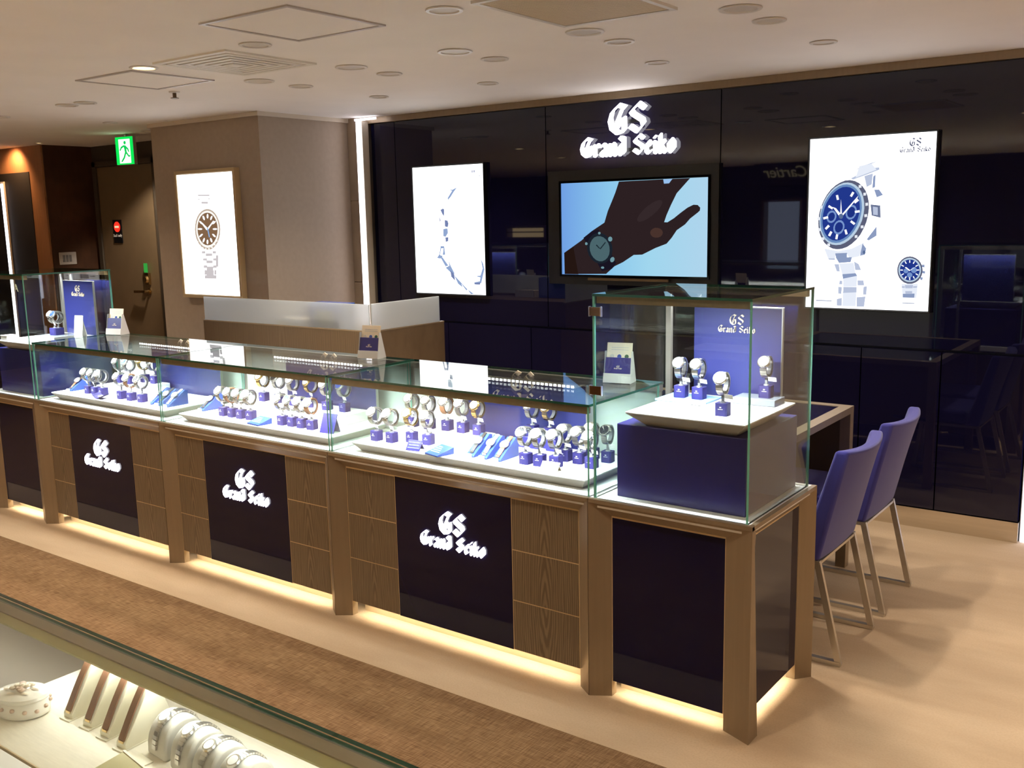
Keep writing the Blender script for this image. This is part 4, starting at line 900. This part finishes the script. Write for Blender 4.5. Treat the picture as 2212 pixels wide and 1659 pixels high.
for k in range(N):
    u0, u1 = -.045+.09*k/N, -.045+.09*(k+1)/N; z = lambda u: .002+8*u*u
    b.hexa([(u0,-.022,z(u0)),(u1,-.022,z(u1)),(u1,.022,z(u1)+.008),(u0,.022,z(u0)+.008)], [(u0,-.022,z(u0)+.002),(u1,-.022,z(u1)+.002),(u1,.022,z(u1)+.010),(u0,.022,z(u0)+.010)])
b.build('card', 'velvet', t, smooth=60)
MB().lathe([(0, .010), (.012, .010), (.012, .014), (0, .014)], 16).build('disc', 'white', t)
# middle counter
ramp(-2.645, .15, 'blue strap ramp at the left end of middle counter', 'black strap watch at left end of middle counter', 'leather_black')
row([(-2.463, .146), (-2.402, .147), (-2.338, .145), (-2.277, .150)], TZ, [0, 4, 0, 2], '{} from left in left four of middle counter', G2)
row([(-2.061, .149), (-2.000, .152), (-1.938, .151), (-1.875, .150)], TZ, [0, 5, 0, 4], '{} from left in right four of middle counter', G2)
riser(-2.47, -1.80, .275, .418, TZ, .775, 'long white riser block at the back of middle counter')
row([(-2.40, .33), (-2.30, .34), (-2.19, .33), (-2.08, .34), (-1.97, .33), (-1.87, .34)], .775, [3, 2, 0, 3, 0, 1], '{} from left on riser of middle counter', G2)
booklet(-2.165, .105, 'open blue booklet lying at front of middle counter', .088, .072, R(-6))
easel(-1.757, .12, TZ, .075, .085, 'dark navy sign card at right end of middle counter', 'navy_box', R(6))
# nearest counter
row([(-1.486, .142), (-1.410, .150), (-1.345, .197), (-1.258, .197)], TZ, [0, 0, 3, 0], '{} from left in left group of near counter', G3)
riser(-1.475, -1.300, .255, .345, TZ, .765, 'small white riser at left back of nearest counter')
row([(-1.43, .300), (-1.34, .300)], .765, [0, 0], '{} of two on the left riser, near counter', G3)
riser(-1.285, -1.04, .250, .350, TZ, .770, 'beige low riser platform in nearest counter', 'cream')
row([(-1.245, .300), (-1.165, .300), (-1.085, .300)], .770, [4, 0, 3], '{} of three on the beige riser, near counter', G3)
easel(-1.235, .075, TZ, .062, .045, 'small navy folded card beside the blue booklet', 'navy_box', R(8), 35, 3, linem='light_blue')
booklet(-1.115, .095, 'open blue booklet lying at front of nearest counter', .080, .080, R(-14))
for k, (x, s, sn, d_) in enumerate([(-.985, 'leather_black', 'dark strap', 'dial_white'), (-.925, 'leather_white', 'white strap', 'dial_white'), (-.862, 'leather_orange', 'orange strap', 'dial_white')]):
    ramp(x, .115, f'blue strap ramp, {ORD[k]} of three in nearest counter', f'{sn} watch on {ORD[k]} ramp, nearest counter', s, d_)
riser(-.935, -.755, .345, .425, TZ, .775, 'small navy riser before the board in nearest counter', 'navy_box')
row([(-.885, .382), (-.805, .382)], .775, [0, 3], '{} of two on the navy riser, near counter', G3)
row([(-.752, .149), (-.694, .153), (-.635, .168)], TZ, [2, 0, 0], '{} of the trio behind the plaque, near counter', G3)
easel(-.612, .082, TZ, .070, .042, 'pale gold plaque on navy base at nearest counter front', 'cream', R(4), 40, 3)
row([(-.655, .262), (-.592, .255), (-.520, .222)], TZ, [0, 0, 0], '{} of right-hand front group, near counter', G3)
row([(-.585, .335), (-.515, .325)], TZ, [0, 2], '{} of right-hand rear pair, near counter', G3)

# ---- tower cases
def tower_inside(ox, right):
    w = 'right tower case' if right else 'left tower case'
    c = tag(MB().box(-.224, .224, -.21, .21, 0, .245).build('plinth_box', 'navy_box', None, (ox-.11, .29, ZL), bevel=.003), f'navy plinth box inside the {w}', 'plinth')
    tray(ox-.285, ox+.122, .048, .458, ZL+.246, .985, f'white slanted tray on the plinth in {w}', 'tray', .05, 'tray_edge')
    board(ox-.240, ox+.072, .448, .986, 1.292, f'blue maker board at the back of {w}', False, .135, .085, 'cream')
tower_inside(0, True); tower_inside(-4.055, False)
GT = 'watches in the right tower case'
riser(-.295, -.115, .265, .405, .985, .992, 'thin light blue plate under two stands, right tower', 'light_blue')
row([(-.232, .335), (-.165, .335)], .992, [0, 0], '{} of two on blue plate, right tower case', GT)
pair(.004, .150, .985, 0, 'alone at the front of right tower case', GT)
riser(-.05, .095, .345, .43, .985, 1.008, 'clear light blue block at back of right tower', 'acrylic')
pair(.048, .388, 1.008, 0, 'on clear block at back of right tower', GT)
t = thing('watch_stand', 'white block stand at left rear of right tower', 'watch stand', (-.263, .425, .985), 0, 'navy watch stands')
MB().box(-.014, .014, -.012, .012, 0, .045).build('block', 'white', t, bevel=.002)
MB().tube([(-.024, 0, .058), (.024, 0, .058)], .016, 12).build('cushion', 'leather_black', t)
watch((-.263, .425, 1.068), 'black strap watch on white block in right tower', GT, 'silver', 'dial_black', 'leather_black', R(-50), .8)
t = thing('acrylic_sign', 'small white price block before the blue plate, right tower', 'sign card', (-.125, .235, .985), R(-4))
MB().box(-.030, .030, -.006, .006, 0, .014).build('block', 'white', t, bevel=.001)
MB().box(-.026, .026, -.0065, -.006, .005, .0065).build('print_line', 'black', t)
# left tower
riser(-4.23, -4.02, .215, .375, .985, .999, 'clear plate under the double stand, left tower', 'acrylic')
stand((-4.130, .295, .999), 'wide navy block stand with two clips, left tower', 'navy watch stands', 0, True)
for x, s, n in ((-.018, 0, 'left'), (.018, 1, 'right')):
    m, d_, st_, txt = STY[s]
    watch((-4.130+x, .295, 1.099), f'{txt}, {n} one on double stand, left tower', 'watches in the left tower case', m, d_, st_)
easel(-3.985, .335, .985, .072, .125, 'tall white picture card beside the left tower board', 'white', R(6), 8, 2)
t = thing('white_box', 'low white box on tray corner, left tower', 'box', (-4.29, .10, .985))
MB().box(-.035, .035, -.03, .03, 0, .020).build('body', 'white', t, bevel=.002)
MB().box(-.036, .036, -.031, .031, .0202, .026).build('lid', 'white', t, bevel=.002)

# leaflet holders standing on the glass tops
def holder(x, y, label, rz):
    t = thing('leaflet_holder', label, 'leaflet holder', (x, y, 1.0005), rz, 'leaflet holders on the glass counters')
    L = R(12)
    fn = lambda u, v, d: (u, v*math.sin(L)-d, v*math.cos(L)+.002)
    c = MB().prism([(-.048,.070),(.048,.070),(.048,.145),(-.048,.145)], fn, -.002, 0).build('icon_card', 'cream', t)
    for k, col in enumerate(('grey_card', 'blue_acrylic', 'dial_green')):
        MB().prism([(-.028+.028*k+.008*math.cos(a*math.pi/6), .095+.008*math.sin(a*math.pi/6)) for a in range(12)], fn, 0, .0006).build('icon', col, c)
    for v in (.118, .126): MB().prism([(-.032,v),(.034,v),(.034,v+.003),(-.032,v+.003)], fn, 0, .0005).build('print_line', 'grey_card', c)
    n_c = MB().prism([(-.048,.028),(.048,.028),(.048,.092),(-.048,.092)], fn, .007, .010).build('navy_leaflet', 'navy_box', t)
    logo(n_c, 0, .050, .030, fn, .010, .0106, 'cream', 1.3, 'printed_letter')
    MB().prism([(-.052,0),(.052,0),(.052,.034),(-.052,.034)], fn, .013, .016).build('front_pocket', 'grey_card', t)
    MB().prism([(0, 0), (.070, 0), (.034, .115), (.022, .115)], lambda u, v, d: (d, u-.012, v), -.052, -.049).build('side_support', 'acrylic', t)
    MB().prism([(0, 0), (.070, 0), (.034, .115), (.022, .115)], lambda u, v, d: (d, u-.012, v), .049, .052).build('side_support', 'grey_card', t)
    return t
holder(-.535, .43, 'cream and navy leaflet holder beside the right tower case', R(12))
holder(-1.815, .45, 'cream and navy leaflet holder on the middle counter', R(12))
holder(-3.80, .45, 'cream and navy leaflet holder beside the left tower case', R(16))

# ---------------------------------------------------------------- chairs and desk
def chair(y, label):
    t = thing('visitor_chair', label, 'chair', (0, y, 0), 0, 'indigo chairs behind the tower case')
    hw = .205
    # curved upholstered back: outer face bulges a little to the rear
    b = MB(); NY, NZ = 10, 6
    def pt(i, j, rear):
        u = -1+2*i/NY; v = j/NZ; z = .375+(.788-.375)*v
        xr = .140+.092*v+.038*(1-u*u)*(.25+.75*v); th = .075-.028*v
        return (xr if rear else xr-th, u*hw, z-(.010*(1-u*u) if j == NZ else 0))
    vs = [pt(i, j, r) for r in (True, False) for j in range(NZ+1) for i in range(NY+1)]
    nn = (NY+1)*(NZ+1); id_ = lambda r, i, j: (0 if r else nn)+j*(NY+1)+i
    fs = []
    for i in range(NY):
        for j in range(NZ):
            fs.append((id_(1,i,j), id_(1,i+1,j), id_(1,i+1,j+1), id_(1,i,j+1))); fs.append((id_(0,i,j), id_(0,i,j+1), id_(0,i+1,j+1), id_(0,i+1,j)))
        fs.append((id_(1,i,NZ), id_(1,i+1,NZ), id_(0,i+1,NZ), id_(0,i,NZ))); fs.append((id_(1,i,0), id_(0,i,0), id_(0,i+1,0), id_(1,i+1,0)))
    for j in range(NZ):
        fs.append((id_(1,0,j), id_(1,0,j+1), id_(0,0,j+1), id_(0,0,j))); fs.append((id_(1,NY,j), id_(0,NY,j), id_(0,NY,j+1), id_(1,NY,j+1)))
    b.add(vs, fs); b.build('backrest', 'fabric_blue', t, smooth=45, bevel=.012, seg=3)
    MB().box(-.34, .075, -hw, hw, .378, .462).build('seat', 'fabric_blue', t, bevel=.022, seg=3)
    for s in (-1, 1):
        y0 = s*(hw-.012)
        m = MB()
        m.bar((.135, y0, .372), (.222, y0, .008), .022, .016, up=(0,1,0)); m.build('leg', 'satin', t)
        MB().bar((-.250, y0, .372), (-.300, y0, .008), .022, .016, up=(0,1,0)).build('leg', 'satin', t)
        MB().box(-.305, .230, y0-.011, y0+.011, 0, .016).build('floor_bar', 'satin', t)
        MB().box(-.26, .145, y0-.011, y0+.011, .364, .3775).build('seat_bar', 'satin', t)
    MB().box(.128, .146, -hw+.024, hw-.024, .364, .3745).build('rear_bar', 'satin', t)
    return t
chair(.877, 'indigo upholstered chair with steel sled legs, nearer the camera')
chair(1.410, 'indigo upholstered chair with steel sled legs, nearer the wall')

t = thing('consultation_desk', 'bronze framed desk with navy inlay top behind the tower case', 'desk', (-.62, 1.17, 0))
x0, x1, y0, y1 = -.55, .545, -.55, .55
MB().box(x0, x1, y0, y0+.05, .715, .745).build('top_frame', 'bronze', t); MB().box(x0, x1, y1-.05, y1, .715, .745).build('top_frame', 'bronze', t)
MB().box(x0, x0+.05, y0+.05, y1-.05, .715, .745).build('top_frame', 'bronze', t); MB().box(x1-.05, x1, y0+.05, y1-.05, .715, .745).build('top_frame', 'bronze', t)
MB().box(x0+.05, x1-.05, y0+.05, y1-.05, .72, .743).build('navy_inlay', 'navy_panel', t)
for xx in (x0, x1-.045):
    for yy in (y0, y1-.045): MB().box(xx, xx+.045, yy, yy+.045, 0, .715).build('leg', 'bronze', t)
MB().box(x0+.045, x0+.06, y0+.045, y1-.045, .10, .715).build('modesty_panel', 'bronze_dark', t)
MB().box(x0+.045, x1-.045, y1-.035, y1-.015, .42, .715).build('side_panel', 'bronze_dark', t)

# ---------------------------------------------------------------- frosted glass partition counter behind the showcases
t = thing('reception_counter', 'brown wood counter with frosted glass screen behind the showcases', 'counter', (-3.30, 1.22, 0))
x0, x1 = -.745, .75
MB().box(x0, x1, 0, .02, 0, 1.0).build('front_board', 'wood_mid', t)
MB().box(x1-.02, x1, .02, .61, 0, 1.0).build('end_board', 'wood_mid', t)
MB().box(x0, x0+.02, .02, .38, 0, 1.0).build('end_board', 'wood_mid', t)
MB().box(x0+.02, x1-.02, .02, .40, .955, .985).build('worktop', 'wood_mid', t)
MB().box(x0+.02, x1-.02, .38, .40, 0, .955).build('back_board', 'wood_mid', t)
MB().box(x0+.01, x1-.026, .006, .014, 1.0, 1.148).build('frosted_screen', 'frosted', t)
MB().box(x1-.018, x1-.010, .014, .585, 1.0, 1.152).build('frosted_screen', 'frosted', t, bevel=.003)
MB().box(x0, x1, -.001, .021, .995, 1.002).box(x1-.021, x1+.001, .021, .611, .995, 1.002).build('edge_cap', 'bronze', t)
bt = thing('document_box', 'blue document box behind the frosted screen', 'box', (-2.93, 1.315, .985))
MB().box(-.17, .11, -.05, .05, 0, .155).build('body', 'blue_acrylic', bt, bevel=.003); MB().box(-.10, .04, -.052, -.05, .03, .11).build('spine_label', 'olive', bt)
bt = thing('paper_pad', 'cream paper pad behind the frosted screen', 'paper pad', (-3.24, 1.31, .985))
MB().box(-.09, .09, -.05, .05, 0, .050).build('sheets', 'cream', bt); MB().box(-.09, .09, .045, .052, 0, .055).build('binding', 'grey_card', bt)

# ---------------------------------------------------------------- jewellery counter in the foreground
FZ = .895
M['roll_white'] = mat('soft_white_leatherette', (.47, .45, .40), .6)
t = thing('jewellery_counter', 'glass topped jewellery counter in the foreground', 'display counter', (-.2, -2.12, 0))
ox, oy = -.2, -2.12
a0, a1, q0, q1 = -2.0-ox, 1.15-ox, -2.34-oy, -1.893-oy
qb = -1.78-oy
MB().box(a0, a1, q0, qb, 0, FZ-.01).build('cabinet', 'wood_mid', t)
MB().box(a0, a1, q0, qb, FZ-.01, FZ-.006).build('base_lining', 'cloth_brown', t)
fg = MB().hexa([(a0,qb-.007,FZ-.006),(a1,qb-.007,FZ-.006),(a1,q1-.008,.993),(a0,q1-.008,.993)], [(a0,qb,FZ-.006),(a1,qb,FZ-.006),(a1,q1-.001,.993),(a0,q1-.001,.993)])
fg.m = [0, 0, 1, 1, 1, 1]
fg.build('front_glass', ['glass', 'glass_edge_dark'], t)
pane('rear_glass', t, a0, a1, q0+.001, q0+.008, FZ-.006, .992)
pane('side_glass', t, a0, a0+.008, q0+.008, q1-.008, FZ-.006, .992); pane('side_glass', t, a1-.008, a1, q0+.008, q1-.008, FZ-.006, .992)
pane('top_glass', t, a0, a1, q0, q1, .994, 1.0, 'glass_edge_dark')
MB().box(a0+.01, a1-.01, q1-.030, q1-.010, .982, .9925).build('light_housing', 'bronze', t)
MB().hexa([(a0+.01,q1-.046,.984),(a1-.01,q1-.046,.984),(a1-.01,q1-.030,.987),(a0+.01,q1-.030,.987)], [(a0+.01,q1-.046,.987),(a1-.01,q1-.046,.987),(a1-.01,q1-.030,.990),(a0+.01,q1-.030,.990)]).build('reflector', 'olive', t)
MB().box(a0+.02, a1-.02, q1-.027, q1-.014, .9816, .9821).build('light_bar', 'white_led', t)
area_light('case_light', (.25, q1-.024, .980), 1.9, .012, 1.05, (1.0, .95, .82), (R(-8), 0, 0), t)
# ivory tray, white front shelf
tr = thing('display_tray', 'ivory linen tray in the foreground jewellery counter', 'tray', (.40, -1.978, FZ-.006))
MB().box(-.605, .60, -.074, .170, 0, .006).build('pad', 'cloth', tr, bevel=.001); MB().box(-.606, .601, -.076, -.074, 0, .007).build('rim', 'gold_trim', tr)
sh = tag(MB().box(-1.2, 1.0, -.125, .125, 0, .006).build('front_shelf', 'deck', None, (.1, -2.182, FZ-.006)), 'bright white shelf strip at the near edge of foreground counter', 'shelf')
# porcelain trinket box
t = thing('trinket_box', 'oval porcelain trinket box with flowers on the lid', 'trinket box', (-.140, -1.985, FZ), R(20))
MB().lathe([(0, 0), (.030, 0), (.036, .004), (.0375, .012), (.0355, .022), (.034, .026), (0, .026)], 28, sx=1.12, sy=.85).build('body', 'porcelain', t, smooth=50)
MB().lathe([(0, .0262), (.036, .0262), (.038, .029), (.0365, .033), (.025, .0365), (0, .0375)], 28, sx=1.12, sy=.85).build('lid', 'porcelain', t, smooth=50)
for k in range(14):
    a = 2*math.pi*k/14
    MB().lathe([(0, -.003), (.0025, -.0022), (.0035, 0), (.0025, .0022), (0, .003)], 8, (.0415*math.cos(a), .032*math.sin(a), .0165+.003*math.sin(3*a))).build('flower_bead', 'rose', t, smooth=True)
for k in range(9):
    a = 2*math.pi*k/9*2.4; r = .002+.0015*k
    MB().lathe([(0, -.002), (.004, -.001), (.0055, .001), (.004, .003), (0, .002)], 8, (r*math.cos(a), r*math.sin(a), .0395+.0025*(1-k/9))).build('rose_petal', 'rose' if k % 2 else 'cream', t, smooth=True)
for k in range(6):
    a = 2*math.pi*k/6+.3
    MB().lathe([(0, -.001), (.004, 0), (0, .001)], 6, (.022*math.cos(a), .017*math.sin(a), .0378), sx=1.6).build('leaf', 'cream', t)
# cream wedges with brown straps
for k, (x, y) in enumerate([(-.066, -1.958), (-.018, -1.956), (.029, -1.958), (.076, -1.962)]):
    t = thing('strap_wedge', f'cream wedge stand, {ORD[k]} from left in foreground counter', 'watch stand', (x, y, FZ), R(3), 'cream strap wedges')
    MB().prism([(0, 0), (.085, 0), (.060, .074), (.046, .078), (0, .008)], lambda u, v, d: (d, u, v), -.0105, .0105).build('wedge', 'cream_block', t, bevel=.001)
    MB().box(-.012, .012, -.006, .086, -.0002, .002).build('foot', 'cream_block', t)
    s = thing('brown_strap', f'brown leather strap on {ORD[k]} cream wedge', 'strap', (x, y, FZ), R(3), 'brown straps on cream wedges')
    b = MB(); N = 8
    for i in range(N):
        f = lambda q: (.002+.042*q, .0115+.066*q+.003*math.sin(q*math.pi))
        p, q = f(i/N), f((i+1)/N)
        b.hexa([(-.006,p[0],p[1]),(.006,p[0],p[1]),(.006,q[0],q[1]),(-.006,q[0],q[1])], [(-.006,p[0]-.001,p[1]+.0022),(.006,p[0]-.001,p[1]+.0022),(.006,q[0]-.001,q[1]+.0022),(-.006,q[0]-.001,q[1]+.0022)])
    b.build('leather', 'leather_brown', s); MB().box(-.005, .005, .0, .002, .009, .0125).build('tip', 'brass', s)
# white rolls with ladies' bracelet watches
for k, (x, y) in enumerate([(.138, -1.915), (.196, -1.920), (.250, -1.926), (.306, -1.932)]):
    t = thing('display_roll', f'white cushion roll, {ORD[k]} from left in foreground counter', 'watch stand', (x, y, FZ), R(-3), 'white cushion rolls')
    r0 = .033; prof = []
    for i in range(15):
        a = math.pi*i/14; prof.append((-r0*math.cos(a), .004+.048*math.sin(a)**.8))
    MB().prism([(-r0, 0)]+prof+[(r0, 0)], lambda u, v, d: (d, u, v), -.022, .022).build('cushion', 'roll_white', t, smooth=30, bevel=.006, seg=3)
    w = thing('bracelet_watch', f'small silver bracelet watch on {ORD[k]} white roll', 'watch', (x, y, FZ), R(-3), 'silver bracelet watches on rolls')
    b = MB(); N = 22
    for i in range(N):
        a0, a1 = math.pi*(.04+.92*i/N), math.pi*(.04+.92*(i+.82)/N)
        wd = .0042+.0025*math.exp(-((i-8)/3.5)**2)
        P = lambda a, d: (-(r0+d)*math.cos(a), .004+(.048+d)*max(math.sin(a), 0)**.8)
        A, B_ = P(a0, .0008), P(a1, .0008); A2, B2_ = P(a0, .0032), P(a1, .0032)
        b.hexa([(-wd,*A),(wd,*A),(wd,*B_),(-wd,*B_)], [(-wd,*A2),(wd,*A2),(wd,*B2_),(-wd,*B2_)])
    b.build('bracelet', 'silver_satin', w)
    a = math.pi*.36; c = Vector((0, -(r0+.002)*math.cos(a), .004+.050*math.sin(a)**.8)); nv = Vector((0, -math.cos(a), math.sin(a))).normalized()
    q = nv.to_track_quat('Z', 'X').to_matrix()
    MB().lathe([(0, 0), (.0085, 0), (.010, .002), (.009, .0045), (0, .0045)], 16, c, rot=q).build('case', 'silver', w, smooth=35)
    MB().lathe([(0, .0045), (.007, .0045), (.007, .005), (0, .005)], 14, c, rot=q).build('dial', 'dial_white', w)
    tag(MB().box(-.016, .016, -.010, .010, 0, .002).build('price_plate', 'cream_block', None, (x-.012, y-.050, FZ), (0, 0, R(-5)), bevel=.0008), f'small cream price plate before {ORD[k]} white roll', 'price plate', 'cream price plates')
t = thing('sign_card', 'olive gold card block at near edge of foreground counter', 'sign card', (.150, -2.015, FZ), R(-8))
MB().hexa([(-.045,-.03,0),(.045,-.03,0),(.045,.03,0),(-.045,.03,0)], [(-.045,-.03,.006),(.045,-.03,.006),(.045,.03,.016),(-.045,.03,.016)]).build('block', 'olive', t, bevel=.001)
MB().box(-.046, .046, .03, .033, 0, .017).build('back_strip', 'cream', t)
t = thing('round_box', 'round white box with gold rim at bottom of picture', 'box', (.238, -2.005, FZ))
MB().lathe([(0, 0), (.024, 0), (.025, .003), (.025, .024), (0, .024)], 24).build('body', 'porcelain', t, smooth=40)
MB().lathe([(.021, .0242), (.026, .0242), (.0265, .028), (.024, .030), (.021, .030)], 24).build('gold_rim', 'gold', t, smooth=40)
MB().lathe([(0, .0242), (.0208, .0242), (.0208, .029), (0, .030)], 24).build('lid_pad', 'white', t)

# ---------------------------------------------------------------- the shop across the aisle, mirrored in the navy wall
M['niche_glow'] = emit('niche_glow', (1.0, .72, .38), 1.3); M['niche_cool'] = emit('niche_cool', (.62, .72, 1.0), .8)
def niche(x, z, w, h, label, glow, y=-6.9, shelf=True):
    t = thing('lit_niche', label, 'display niche', (x, y, z))
    MB().box(-w/2, w/2, 0, .02, 0, h).build('glowing_back', glow, t)
    for bx in ((-w/2-.04, w/2+.04, -.04, 0), (-w/2-.04, w/2+.04, h, h+.04), (-w/2-.04, -w/2, 0, h), (w/2, w/2+.04, 0, h)): MB().box(bx[0], bx[1], 0, .2, bx[2], bx[3]).build('frame_side', 'wood_mid', t)
    if shelf: MB().box(-w/2, w/2, .02, .18, h*.5, h*.5+.02).build('shelf', 'bronze', t)
t = thing('shop_sign', 'cream script shop name across the aisle, mirrored in wall', 'sign', (-4.15, -6.5, 2.10))
text_mesh('lettering', 'Cartier', .22, 'print_cream', t, (0, .02, 0), (R(90), 0, R(180)), .006, .35)
MB().box(-.5, .5, -.06, .012, -.12, .20).build('backing', 'room_dark', t)
niche(-4.3, .75, .55, 1.0, 'pale lit panel under the script shop name', 'niche_cool', -6.9, False)
for k, (x, z, w, h, g) in enumerate([(-9.0, 1.25, .8, .16, 'niche_glow'), (-7.9, .95, .7, .10, 'niche_glow'), (-6.6, 1.5, .5, .05, 'niche_glow'), (-2.4, 1.1, .5, .3, 'niche_glow'), (.2, .95, .8, .25, 'niche_cool'), (-5.6, 1.0, .12, .6, 'niche_cool')]):
    niche(x, z, w, h, f'warm or cool lit display niche across the aisle, {ORD[k]} of six', g)

def added_far_counter(x, y, w, label):  # counters added out of view; their strong lamps lift the ceiling light
    t = thing('added_far_counter', label, 'display counter', (x, y, 0))
    MB().box(-w/2, w/2, -.25, .25, 0, .70).build('cabinet', 'wood_mid', t)
    MB().box(-w/2, w/2, -.25, .25, .70, .72).build('deck', 'deck', t)
    pane('front_glass', t, -w/2, w/2, .243, .25, .72, .99); pane('rear_glass', t, -w/2, w/2, -.25, -.243, .72, .99)
    pane('top_glass', t, -w/2, w/2, -.25, .25, .99, .998, 'glass_edge_dark')
    MB().box(-w/2, w/2, .20, .24, .96, .989).build('light_housing', 'bronze', t)
    area_light('case_light', (0, .215, .958), w-.1, .03, 32*w, CASE_COL, (R(-22), 0, 0), t)
added_far_counter(-3.2, -4.2, 2.6, 'added lit glass counter across the aisle, left of two')
added_far_counter(.4, -4.2, 2.6, 'added lit glass counter across the aisle, right of two')
